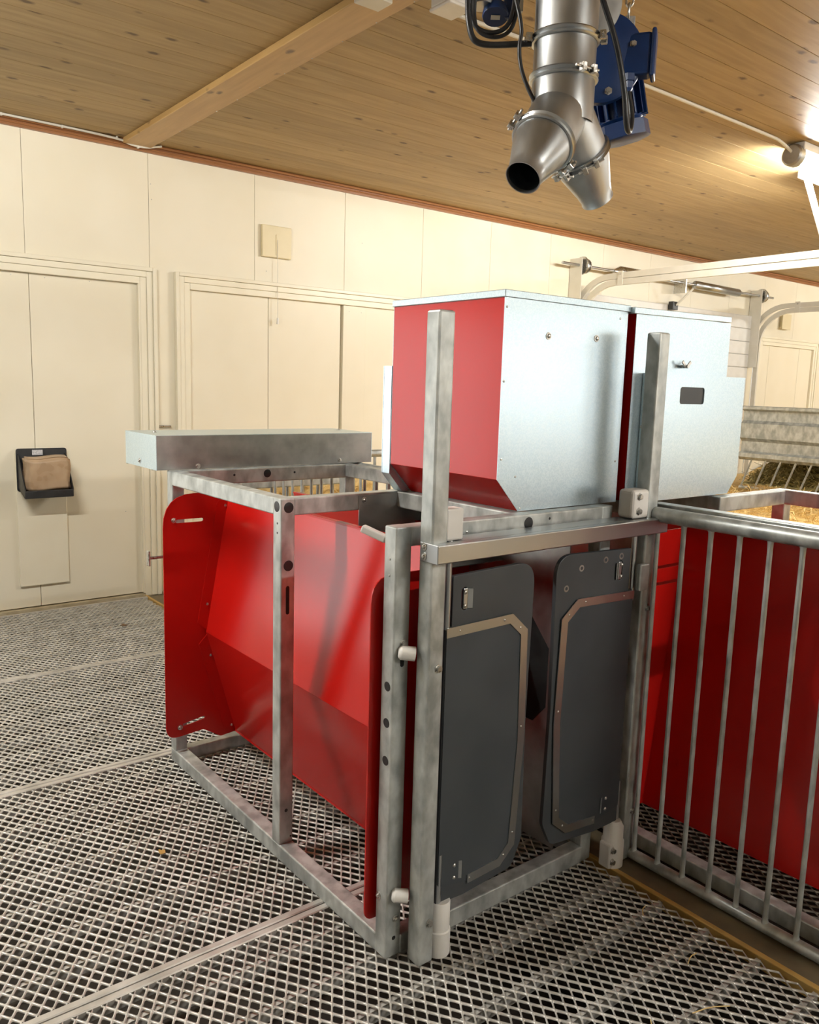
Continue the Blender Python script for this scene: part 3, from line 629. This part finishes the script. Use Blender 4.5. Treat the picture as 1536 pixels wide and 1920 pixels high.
# ================================================================ straw, hay and the pen at the right
def height(x, y):
    r = min(1.0, max(0.0, (x-3.6)/3.2)); r = r*r*(3-2*r)
    return 0.05 + 0.52*r + 0.03*math.sin(x*3.1+y*2.3) + 0.025*math.sin(x*7.7-y*5.1)
def straw_field(x0, x1, y0, y1, nx, ny, hf):
    v, f = [], []
    for i in range(nx+1):
        for j in range(ny+1):
            x = x0+(x1-x0)*i/nx; y = y0+(y1-y0)*j/ny; v.append((x, y, hf(x, y)+random.uniform(-0.012, 0.012)))
    for i in range(nx):
        for j in range(ny): a = i*(ny+1)+j; f.append((a, a+ny+1, a+ny+2, a+1))
    return mesh(v, f, True)
def stalks(n_, fx, fy, hf, L=(0.06, 0.22), w=0.0035, lift=0.05):
    v, f = [], []
    for _ in range(n_):
        x, y = random.uniform(*fx), random.uniform(*fy); l = random.uniform(*L)/2; a = random.uniform(0, 2*PI); e = random.gauss(0, 0.35)
        d = Vector((math.cos(a)*math.cos(e), math.sin(a)*math.cos(e), math.sin(e))); p = Vector((x, y, hf(x, y)+random.uniform(0.0, lift)))
        s = d.cross(ZA).normalized()*w*random.uniform(0.6, 1.3); b = len(v); n2 = d.cross(s).normalized()*w*0.7
        v += [p-d*l-s, p-d*l+s, p-d*l+n2, p+d*l-s, p+d*l+s, p+d*l+n2]
        f += [(b, b+1, b+4, b+3), (b+1, b+2, b+5, b+4), (b+2, b, b+3, b+5)]
    return mesh(v, f)
sb = link('straw_bedding', straw_field(3.16, 13.9, -3.0, 5.70, 110, 90, height), 'straw'); tag(sb, 'golden straw bedding heaped behind the right feeding station', 'straw', kind='stuff')
stk = link('straw_stalks', stalks(9000, (3.6, 8.2), (0.6, 5.5), height), 'straw2', sb); tag(stk, kind='stuff')
sb2 = link('straw_bedding', straw_field(2.27, 3.16, 2.26, 5.70, 20, 60, lambda x, y: 0.04), 'straw'); tag(sb2, 'thin layer of straw on the ground by the fence behind the left hopper', 'straw', kind='stuff')
def bale(x0, x1, y0, y1, z0, z1, label, n_=500):
    bm = bmesh.new(); bmesh.ops.create_cube(bm, size=1)
    bmesh.ops.transform(bm, verts=bm.verts, matrix=Matrix.Translation(((x0+x1)/2, (y0+y1)/2, (z0+z1)/2)) @ Matrix.Diagonal((x1-x0, y1-y0, z1-z0, 1)))
    bmesh.ops.subdivide_edges(bm, edges=bm.edges[:], cuts=9, use_grid_fill=True)
    for q in bm.verts: q.co += Vector([random.uniform(-0.012, 0.012) for _ in range(3)]) + Vector((0, 0, max(0, -abs(q.co.x-(x0+x1)/2)*0.05)))
    B_ = empty('straw_bale', ((x0+x1)/2, (y0+y1)/2, z0), label, 'straw bale', 'straw bales')
    link('bale_body', frm(bm, True), 'straw', B_)
    so = link('loose_stalks', stalks(n_, (x0+0.08, x1-0.08), (y0-0.015, y0+0.02), lambda x, y: random.uniform(z0+0.05, z1-0.05), (0.05, 0.15), 0.003, 0.0), 'straw2', B_); tag(so, kind='stuff')
    for s in (0.3, 0.7): link('twine', rect_path([((x0+x1)*0.5-(x1-x0)*(s-0.5), y0-0.018, z0), ((x0+x1)*0.5-(x1-x0)*(s-0.5), y0-0.018, z1)], (1, 0, 0), 0.006, 0.006), 'ivory', B_)
for i, (z0, z1, xo) in enumerate(((0.060, 0.49, 0), (0.51, 0.95, 0.0))):
    for j in range(1):
        lab = ('lower', 'upper')[i] + ' golden straw bale of the pile behind the barred fence by the cream wall'
        bale(2.32+xo+j*0.86, 3.16+xo+j*0.86, 4.35, 4.85, z0, z1, lab)
# feed barrier: ribbed galvanised beam with slanting bars below, hay behind it
GB = empty('feed_barrier', (8.0, 2.2, 0.5), 'ribbed galvanised feed barrier with slanting bars in front of the hay', 'barrier')
pf = [(0.00, 1.448), (0.03, 1.440), (0.03, 1.415), (-0.02, 1.395), (-0.02, 1.30), (0.02, 1.27), (0.02, 1.12), (-0.025, 1.085), (-0.025, 0.985), (0.02, 0.965), (0.02, 0.925), (-0.01, 0.895)]
v, f = [], []
for (dx, z) in pf:
    for yy in (-1.5, 4.62): v += [(8.0-dx, yy, z), (8.012-dx, yy, z)]
for i in range(len(pf)-1):
    a, b = i*4, i*4+4; f += [(a, a+2, b+2, b), (a+1, b+1, b+3, a+3), (a, b, b+1, a+1), (a+2, a+3, b+3, b+2)]
link('ribbed_beam', mesh(v, f), 'galv', GB)
link('lower_rail', cyl((8.06, -1.5, 0.60), (8.06, 4.62, 0.60), 0.02, 12), 'galv', GB)
sl_me = cyl((0.05, 0.13, 0), (0, 0, 0.31), 0.010, 8); sl_me.materials.append(M['galv'])
for k in range(30):
    b_ = bpy.data.objects.new('slanting_bar', sl_me); COL.objects.link(b_); b_.parent = GB; b_.location = (0.01, 2.28-0.155*k, 0.10)
def hay_h(x, y): return 0.60 + 0.26*math.exp(-((x-8.9)/0.55)**2)*(0.75+0.35*math.sin(y*1.7+0.4)) + (0.35*math.exp(-((y-3.75)/0.28)**2-((x-9.0)/0.5)**2))
hy = link('hay_heap', straw_field(8.1, 10.2, -1.5, 4.65, 30, 80, hay_h), 'hay'); tag(hy, 'brownish green hay heap behind the feed barrier', 'hay', kind='stuff')
hs = link('hay_stalks', stalks(7000, (8.15, 9.4), (2.6, 4.6), hay_h, (0.06, 0.25), 0.004, 0.07), 'hay', hy); tag(hs, kind='stuff')
bw = empty('board_fence', (10.6, 5.0, 0), 'low dark brown board fence at the far wall behind the hay', 'fence')
for k in range(8): link('board', box(10.9+k*0.22, 11.1+k*0.22, 5.60, 5.63, 0.1, 1.18, 0.004), 'brown', bw)

# ================================================================ sectional garage door on the long wall
GDo = empty('garage_door', (8.2, WY, 0), 'white sectional garage door with pale overhead tracks and steel spring shaft', 'garage door')
sl = box(-1.62, 1.62, -0.012, 0.03, 0.001, 0.157, 0.010, 2); sl.materials.append(M['white_metal'])
for k in range(16):
    o = bpy.data.objects.new('door_slat', sl); COL.objects.link(o); o.parent = GDo; o.location = (0.02, -0.034, 0.004+k*0.158)
def track(x):
    pts = [(x, 5.60, 0.02), (x, 5.60, 2.18)]
    for k in range(1, 10): a = PI/2*k/9; pts.append((x, 5.60-0.40*(1-math.cos(a)), 2.18+0.40*math.sin(a)))
    pts += [(x, 2.60, 2.585)]
    return rect_path(pts, (1, 0, 0), 0.03, 0.055)
def track_up(x):
    pts = [(x, 5.66, 2.28)]
    for k in range(1, 10): a = PI/2*k/9; pts.append((x, 5.66-0.40*(1-math.cos(a)), 2.28+0.36*math.sin(a)))
    pts += [(x, 2.60, 2.650)]
    return rect_path(pts, (1, 0, 0), 0.03, 0.055)
for x in (6.53, 9.90):
    tr = link('track', track(x), 'ivory', GDo); link('upper_track', track_up(x), 'ivory', tr)
    link('track_joint', box(x-0.02, x-0.012, 5.10, 5.16, 2.55, 2.68), 'ivory', tr); bolt(tr, (x-0.02, 5.13, 2.655), (-1, 0, 0), 'hex')
    link('track_bracket', box(x-0.07, x-0.062, 5.56, 5.70, 1.9, 2.84, 0.002, 1), 'ivory', tr); link('track_flange', box(x-0.07, x+0.06, 5.695, 5.715, 1.9, 2.84, 0.003), 'ivory', tr)
    dr = link('cable_drum', revolve((x-0.03, 5.60, 2.772), (1, 0, 0), [(0, 0.085), (0.012, 0.088), (0.014, 0.06), (0.06, 0.06), (0.062, 0.07), (0.07, 0.07)], 24), 'bolt', GDo)
link('shaft', cyl((6.22, 5.60, 2.772), (10.16, 5.60, 2.772), 0.0135, 12), 'stainless', GDo)
link('spring', tube_path([(8.45, 5.60, 2.772), (9.35, 5.60, 2.765)], 0.045, 14, 0), 'stainless', GDo); link('spring_cone', revolve((7.0, 5.6, 2.772), (1, 0, 0), [(0, 0.02), (0.1, 0.06), (0.45, 0.06), (0.5, 0.03)], 16), 'bolt', GDo)
link('spring_plate', box(8.20, 8.22, 5.55, 5.70, 2.66, 2.82), 'bolt', GDo)
link('door_cable', cyl((9.84, 5.62, 0.3), (9.84, 5.60, 2.72), 0.004, 6), 'stainless', GDo)
link('pull_arm', cyl((8.20, 5.45, 2.70), (8.12, 5.60, 2.52), 0.012, 8), 'ivory', GDo); link('arm_block', box(8.06, 8.16, 5.60, 5.66, 2.47, 2.56, 0.004), 'blackp', GDo)
hg = empty('track_hanger', (5.9, 3.1, CZ), 'white perforated angle hanging from the ceiling beside the lit lamp', 'bracket')
link('ceiling_angle', box(5.80, 6.45, 3.06, 3.10, CZ-0.045, CZ-0.0005, 0.002, 1), 'white_metal', hg)
hs_ = link('strut', obox((6.18, 3.13, 2.87), Vector((0.66, 0.12, -0.44)).normalized(), Vector((-0.12, 0.66, 0)).normalized(), Vector((0.66, 0.12, -0.44)).normalized().cross(Vector((-0.12, 0.66, 0)).normalized()), 0.85, 0.045, 0.006), 'white_metal', hg)
for k in range(10): dark_disc(hg, (5.84+k*0.06, 3.0595, CZ-0.022), (0, -1, 0), 0.007)

# ================================================================ lamps: fluorescent battens along the ceiling
def lamp(x0, x1, y, label):
    L = empty('ceiling_lamp', ((x0+x1)/2, y, CZ), label, 'lamp', 'ceiling lamps')
    link('housing', box(x0, x1, y-0.065, y+0.065, CZ-0.050, CZ-0.001, 0.006), 'white_metal', L)
    for x, s in ((x0, -1), (x1, 1)):
        link('end_cap', revolve((x-s*0.025, y, CZ-0.075), (s, 0, 0), [(0, 0.066), (0.05, 0.066), (0.06, 0.055)], 18), 'zinc_dull', L)
    link('tube', cyl((x0+0.025, y, CZ-0.085), (x1-0.025, y, CZ-0.085), 0.026, 8), 'tube_on', L)
lamp(5.15, 6.40, 2.79, 'lit fluorescent lamp on the pine ceiling at the right edge of the picture')
lamp(-0.75, 0.50, 2.79, 'fluorescent ceiling lamp left of the feeding station, above the frame')
lamp(8.0, 9.25, -0.9, 'fluorescent ceiling lamp over the straw at the right, outside the picture')
lamp(2.2, 3.45, -2.3, 'added fill lamp behind the camera, brightening the front of the gate')  # fill light added out of view for the front faces
lamp(11.4, 12.65, 2.3, 'added unseen lamp far right beyond the hay, brightening the far end')  # added out of view to brighten the far right
cd = link('conduit', tube_path([(2.40, 2.84, CZ-0.010), (3.3, 2.80, CZ-0.010), (4.9, 2.80, CZ-0.010), (5.02, 2.80, CZ-0.02), (5.14, 2.79, CZ-0.065)], 0.009, 8, 2), 'ivory', None, (3.8, 2.8, CZ)); tag(cd, 'pale cable clipped along the ceiling boards to the lit lamp', 'cable')
jb = empty('junction_box', (2.29, 2.72, CZ), 'square white plastic box on the ceiling left of the feed pipe', 'box')
link('box_body', box(2.225, 2.335, 2.655, 2.775, CZ-0.060, CZ-0.001, 0.006), 'pe', jb); link('box_lid', box(2.22, 2.34, 2.65, 2.78, CZ-0.075, CZ-0.060, 0.006), 'pe', jb)
fg = link('ceiling_patch', box(1.98, 2.10, 2.86, 2.96, CZ-0.052, CZ-0.0345, 0.004), 'ivory', None, (2.04, 2.91, CZ-0.05)); tag(fg, 'flaking whitish patch on the ceiling batten at the top edge', 'patch')

# ================================================================ feed pipe with its two-way splitter
PXY = (1.829, 1.680); J = Vector((1.829, 1.680, 2.325)); PRAD = 0.087
FP = empty('feed_pipe', (1.835, 1.675, 2.10), 'galvanised feed pipe with two conical outlets hanging above the hoppers', 'pipe')
mp_ = link('main_pipe', revolve((*PXY, 2.285), (0, 0, 1), [(0, PRAD), (0.125, PRAD), (0.128, PRAD-0.001), (0.225, PRAD-0.001), (0.226, PRAD), (0.62, PRAD)], 40, False), 'pipe', FP)
link('ceiling_flange', revolve((*PXY, CZ-0.20), (0, 0, 1), [(0, PRAD), (0.10, PRAD+0.002), (0.19, PRAD+0.06), (0.1999, PRAD+0.06)], 32, False), 'pipe', FP)
def ring(p, d, r, clamp_dirs, parent=FP):
    """pressed clamp ring: two beads with a groove, closed by small over-centre clips"""
    d = Vector(d).normalized(); rg = link('clamp_ring', revolve(Vector(p)-d*0.011, d, [(0, r), (0.001, r+0.006), (0.005, r+0.009), (0.009, r+0.005), (0.011, r+0.003), (0.013, r+0.005), (0.017, r+0.009), (0.021, r+0.006), (0.022, r)], 40, False), 'stainless', parent)
    for cdir in clamp_dirs:
        c_ = Vector(cdir); c_ = (c_-d*c_.dot(d)).normalized(); t_ = d.cross(c_); q = Vector(p)+c_*(r+0.016)
        cl = link('clamp', obox(q-t_*0.018, c_, t_, d, 0.018, 0.014, 0.022, 0.002), 'bolt', rg)
        link('clamp', obox(q+t_*0.018, c_, t_, d, 0.018, 0.014, 0.022, 0.002), 'bolt', rg); link('clamp_screw', cyl(q-t_*0.042, q+t_*0.036, 0.0035, 8), 'bolt', rg)
camr = Vector((0.785, -0.62, 0)); camt = Vector((-0.62, -0.785, 0))
ring((*PXY, 2.505), (0, 0, 1), PRAD, [-camr, camr*0.95+camt*0.3]); ring((*PXY, 2.405), (0, 0, 1), PRAD, [camt*0.8+camr*0.45])
def branch(dv, clips):
    d = Vector(dv).normalized(); p0 = J - d*0.02
    bp = link('branch', revolve(p0, d, [(0, 0.080), (0.165, 0.080)], 40, False), 'pipe', FP)
    ring(p0+d*0.165, d, 0.081, clips, FP)
    cn = link('outlet_cone', revolve(p0+d*0.166, d, [(0, 0.081), (0.03, 0.078), (0.115, 0.053), (0.145, 0.047), (0.150, 0.049), (0.152, 0.049), (0.152, 0.0465), (0.145, 0.045), (0.03, 0.070), (0.0, 0.072)], 40, False), 'pipe', FP)
    link('dark_pipe_inside', revolve(p0+d*0.08, d, [(0, 0.01), (0.01, 0.066), (0.12, 0.0655), (0.20, 0.0505), (0.2285, 0.0447)], 32, False), 'pipe_in', cn)  # inner skin coloured dark for the shade inside the pipe
branch((-0.172, -0.045, -0.200), [Vector((-0.55, 0.5, 0.75)), Vector((0.3, -0.2, -0.6))])
branch((0.215, 0.035, -0.200), [camt+Vector((0, 0, -0.3)), camt*0.7-camr*0.8])
# ---- blue gear motor behind the pipe
MO = empty('gear_motor', (2.12, 1.76, 2.40), 'dark blue ribbed electric motor behind the right side of the feed pipe', 'motor')
ax_ = Vector((0.80, -0.28, -0.52)).normalized()                         # motor axis
fa = Vector((-0.66, -0.72, -0.05)).normalized()                         # flange faces the camera
fc = Vector((2.070, 1.755, 2.545))
gf = link('gear_flange', revolve(fc, -fa, [(0, 0.02), (0.0, 0.118), (0.006, 0.128), (0.030, 0.130), (0.032, 0.126), (0.05, 0.09)], 40), 'blue', MO)
link('auger_housing', revolve(fc+Vector((-0.045, 0.035, 0.135))+fa*0.022, fa, [(-0.10, 0.098), (0.0, 0.098), (0.002, 0.104), (0.010, 0.104), (0.012, 0.094), (0.02, 0.05)], 40), 'zinc_dull', FP)
for ang in (0.35, 2.1, 3.4, 5.0):
    uu, vv, _ = basis(fa); bolt(gf, fc+(uu*math.cos(ang)+vv*math.sin(ang))*0.100+fa*0.0, fa, 'hex')
mc = fc + Vector((0.095, 0.0, -0.045)) + (-fa)*0.085
dn = Vector((0.22, -0.10, -0.97)).normalized()
body = link('motor_body', revolve(mc-dn*0.05, dn, [(0, 0.060), (0.01, 0.070), (0.15, 0.070), (0.16, 0.062)], 28), 'blue', MO)
uu, vv, dd = basis(dn)
for k in range(18):
    a = 2*PI*k/18; rd = uu*math.cos(a)+vv*math.sin(a)
    link('cooling_fin', obox(mc+dn*0.035+rd*0.076, rd, dn.cross(rd), dn, 0.024, 0.004, 0.125), 'blue', body)
link('fan_cover', revolve(mc+dn*0.112, dn, [(0, 0.086), (0.045, 0.088), (0.05, 0.080)], 8), 'blue', MO)
tc_ = Vector((2.162, 1.702, 2.552)); tu = Vector((0.55, -0.84, 0)).normalized()
tb = link('terminal_box', obox(tc_, tu, Vector((0.84, 0.55, 0)), ZA, 0.10, 0.06, 0.12, 0.010), 'blue', MO)
link('terminal_lid', obox(tc_+tu*0.055, tu, Vector((0.84, 0.55, 0)), ZA, 0.014, 0.072, 0.135, 0.006), 'blue', tb)
link('cable_gland', revolve(tc_+Vector((-0.022, 0.0, -0.055)), (0, 0, -1), [(0, 0.020), (0.02, 0.020), (0.021, 0.016), (0.04, 0.015), (0.05, 0.009)], 6, True, False), 'blue', tb)
cb1 = link('motor_cable', tube_path([tc_+Vector((-0.022, 0, -0.10)), (2.150, 1.688, 2.38), (2.135, 1.680, 2.325), (2.085, 1.655, 2.32), (2.060, 1.650, 2.42), (2.02, 1.66, 2.55), (1.975, 1.69, 2.67), (1.95, 1.72, 2.80)], 0.0085, 10), 'black', None, (2.10, 1.66, 2.33)); tag(cb1, 'thick black cable hanging in front of the blue motor', 'cable')
CH = empty('chain', (2.16, 1.74, 2.68), 'steel link chain holding up the blue motor', 'chain')
def chain_link(p, rot):
    pts = [(math.cos(t)*0.011*(1 if True else 1), 0, math.sin(t)*0.020) for t in [2*PI*k/14 for k in range(15)]]
    R = Matrix.Rotation(rot, 3, 'Z'); return tube_path([Vector(p)+R @ Vector(q) for q in pts], 0.0035, 6, 0)
for k in range(12): link('chain_link', chain_link((2.158+0.0012*k, 1.732, 2.690+k*0.030), 0.6+(PI/2 if k % 2 else 0)), 'bolt', CH)
link('hook_plate', obox((2.170, 1.735, 2.645), camr, camt, ZA, 0.030, 0.004, 0.07, 0.001), 'zinc_dull', CH)
# ---- capacitive sensor with its blue cap, and the black cable loop at the left
SN = empty('level_sensor', (1.730, 1.870, 2.61), 'blue cap with a pale diamond mark hanging left of the feed pipe', 'sensor')
link('sensor_cap', revolve((1.730, 1.862, 2.600), Vector((-0.25, -0.3, -1)), [(-0.02, 0.034), (0.002, 0.038), (0.008, 0.036)], 28), 'blue', SN)
link('sensor_arm', obox((1.765, 1.842, 2.640), camr, camt, ZA, 0.035, 0.03, 0.10, 0.008), 'blue', SN)
link('sensor_mark', obox(Vector((1.7281, 1.8596, 2.592))+Vector((-0.25, -0.3, -1)).normalized()*0.0005, (camr+Vector((-0.25, -0.3, 0))*0).normalized(), Vector((-0.25, -0.3, -1)).normalized().cross(camr).normalized(), Vector((-0.25, -0.3, -1)).normalized(), 0.026, 0.016, 0.001), 'ivory', SN)
link('sensor_body', revolve((1.70, 1.885, 2.62), (0, 0, 1), [(0, 0.035), (0.2, 0.035)], 20), 'zinc_dull', SN)
link('cable_tie', obox((1.790, 1.822, 2.633), camr, camt, ZA, 0.012, 0.016, 0.045, 0.002), 'ivory', SN)
CB1 = [(1.658, 1.871, 2.75), (1.651, 1.878, 2.621), (1.653, 1.876, 2.575), (1.661, 1.868, 2.55), (1.682, 1.85, 2.537), (1.704, 1.829, 2.535), (1.725, 1.811, 2.548), (1.738, 1.803, 2.575), (1.746, 1.799, 2.64)]
CB2 = [(1.615, 1.855, 2.75), (1.617, 1.854, 2.59), (1.62, 1.851, 2.549), (1.627, 1.843, 2.505), (1.645, 1.829, 2.491), (1.672, 1.804, 2.488), (1.699, 1.779, 2.489), (1.752, 1.735, 2.494)]
CB3 = [(1.700, 1.752, 2.60), (1.71, 1.74, 2.547), (1.715, 1.737, 2.513), (1.71, 1.74, 2.48), (1.712, 1.739, 2.446), (1.719, 1.731, 2.404), (1.733, 1.718, 2.363), (1.748, 1.708, 2.335)]
def cable(pts, r, lab): tag(link('black_cable', tube_path(pts, r, 10), 'black', None, pts[0]), lab, 'cable', 'black cables by the feed pipe')
cable(CB1, 0.0065, 'black cable hanging in a round loop under the blue sensor cap')
cable([(x+0.006, y-0.006, z-0.012) for x, y, z in CB1], 0.0055, 'thinner black cable following the round loop just below the first')
cable(CB2, 0.0085, 'thick black cable bending from the loop to the pipe clamp')
cable(CB3, 0.0055, 'thin black cable hanging down along the left side of the feed pipe')

# ================================================================ things on the long wall
VT = empty('vent_cover', (3.155, WY, 2.47), 'yellowed square plastic vent cover with a pull cord, high on the cream wall', 'vent')
link('cover_plate', box(3.03, 3.28, WY-0.028, WY-0.0005, 2.472, 2.703, 0.006), 'vent', VT); link('cover_ridge', box(3.145, 3.151, WY-0.032, WY-0.028, 2.49, 2.64, 0.001, 1), 'vent', VT)
link('pull_cord', cyl((3.160, WY-0.034, 2.03), (3.158, WY-0.03, 2.60), 0.0022, 6), 'ivory', VT); link('cord_toggle', revolve((3.160, WY-0.034, 1.985), (0, 0, 1), [(0, 0.010), (0.04, 0.008), (0.048, 0.004)], 12), 'pe', VT)
v2 = empty('vent_cover', (10.68, WY, 2.44), 'small yellowed vent cover above the far right door', 'vent'); link('cover_plate', box(10.58, 10.80, WY-0.05, WY-0.043, 2.42, 2.62, 0.003), 'vent', v2); link('cover_rim', box(10.60, 10.78, WY-0.044, WY-0.0005, 2.44, 2.60), 'vent', v2)
bd = link('backing_board', box(1.275, 1.585, WY-0.010, WY+0.0115, 0.165, 1.06, 0.006), 'cream_trim', None, (1.43, WY, 0.165)); tag(bd, 'tall cream board fixed to the door below the black holder', 'board')
HD = empty('bag_holder', (1.43, WY-0.01, 0.78), 'black plastic wall holder with sloping sides, carrying a brown bag', 'holder')
yb = WY-0.0105
link('back_plate', plate(rounded([(1.278, 0.80), (1.590, 0.80), (1.590, 1.078), (1.278, 1.078)], 0.018), [], 0.006, (0, yb-0.003, 0), XA, ZA), 'blackp', HD)
for x in (1.288, 1.580): link('side_plate', plate(rounded([(yb, 0.83), (yb-0.16, 0.775), (yb-0.17, 0.825), (yb-0.035, 1.03), (yb, 1.05)], 0.012), [], 0.006, (x, 0, 0), YA, ZA), 'blackp', HD)
link('front_bar', box(1.285, 1.583, yb-0.172, yb-0.158, 0.772, 0.822, 0.006), 'blackp', HD); link('bottom_plate', obox((1.434, yb-0.082, 0.802), XA, Vector((0, -0.947, -0.32)), Vector((0, -0.32, 0.947)), 0.298, 0.165, 0.006), 'blackp', HD)
stc = link('sticker', box(1.375, 1.44, yb-0.0075, yb-0.0062, 1.035, 1.068), 'paper', HD)
bm = bmesh.new(); bmesh.ops.create_cube(bm, size=1); bmesh.ops.subdivide_edges(bm, edges=bm.edges[:], cuts=7, use_grid_fill=True)
for q in bm.verts:
    q.co.x *= 0.272; q.co.y *= 0.105*(1-0.25*q.co.z); q.co.z *= 0.215
    q.co += Vector((0.004*math.sin(q.co.z*40), -0.008*math.cos(q.co.x*9)*math.cos(q.co.z*8), 0.006*math.sin(q.co.x*23)))
bmesh.ops.bevel(bm, geom=[e for e in bm.edges if e.calc_face_angle(0) > 0.8], offset=0.012, segments=2, affect='EDGES')
bmesh.ops.transform(bm, verts=bm.verts, matrix=Matrix.Translation((1.437, yb-0.092, 0.925)) @ Matrix.Rotation(0.14, 4, 'X'))
bg_ = link('paper_bag', frm(bm, True), 'kraft', None, (1.437, yb-0.09, 0.82)); tag(bg_, 'shiny brown wrapped package standing in the black wall holder', 'package')
lt = empty('door_latch', (2.26, WY, 1.215), 'small dark metal latch between the two door frames', 'latch'); link('latch_plate', box(2.215, 2.315, WY-0.012, WY-0.0005, 1.205, 1.222, 0.002), 'bolt', lt)
link('latch_bolt', cyl((2.22, WY-0.018, 1.213), (2.31, WY-0.018, 1.213), 0.007, 8), 'bolt', lt)
cw = link('wall_cable', tube_path([(RX0+0.1, WY-0.052, CZ-0.006), (1.2, WY-0.052, CZ-0.008), (1.98, WY-0.052, CZ-0.010), (2.04, WY-0.052, CZ-0.035), (2.14, WY-0.056, CZ-0.040), (2.26, WY-0.052, CZ-0.008)], 0.0075, 8, 2), 'ivory', None, (1.2, WY-0.05, CZ-0.01)); tag(cw, 'pale cable along the ceiling moulding, dipping under the batten', 'cable')
for x in (1.27, 1.62, 1.96, 2.10): link('cable_clip', box(x-0.006, x+0.006, WY-0.062, WY-0.042, CZ-0.020-(0.03 if x > 2.05 else 0), CZ-0.002-(0.024 if x > 2.05 else 0), 0.002), 'ivory', cw)

# ================================================================ litter on the grating
def leaf(p, s, rot, m, name, label, cat, group=None):
    pts = rounded([(-s, -0.3*s), (0.1*s, -0.6*s), (s, -0.1*s), (0.3*s, 0.25*s), (0.35*s, 0.8*s), (-0.2*s, 0.5*s)], 0.2*s, 3)
    me = plate(pts, [], 0.002, (0, 0, 0), XA, YA)
    for q in me.vertices: q.co.z += 1.2*s*(q.co.x/s*0.2)**2+0.15*q.co.y
    o = link(name, me, m, None, (0, 0, 0)); o.location = p; o.rotation_euler = (0.1, 0.15, rot); tag(o, label, cat, group)
leaf((0.945, 2.462, 0.006), 0.020, 0.7, 'yellow', 'bark_chip', 'small orange brown chip lying on the grating left of the station', 'chip')
leaf((1.72, 5.05, 0.006), 0.025, 0.2, 'brown', 'dung_crumb', 'small dark crumb on the far grating near the cream wall', 'crumb')
for i, (x, y, a, l, lab) in enumerate(((2.00, 1.33, 0.5, 0.05, 'short straw stalk on the grating beside the white bearing'), (1.80, 0.98, -0.4, 0.11, 'long straw stalk on the grating near the bottom right corner'), (1.62, 1.02, 0.9, 0.08, 'straw stalk lying flat on the grating in front of the doors'), (1.93, 1.12, 0.2, 0.06, 'straw stalk near the yellow kerb edge'))):
    o = link('straw_stalk', tube_path([(-l/2, 0, 0), (0, 0.006, 0.003), (l/2, 0, 0)], 0.0016, 5, 1), 'straw2', None, (0, 0, 0)); o.location = (x, y, 0.004); o.rotation_euler = (0, 0, a); tag(o, lab, 'straw', 'straw stalks on the grating')
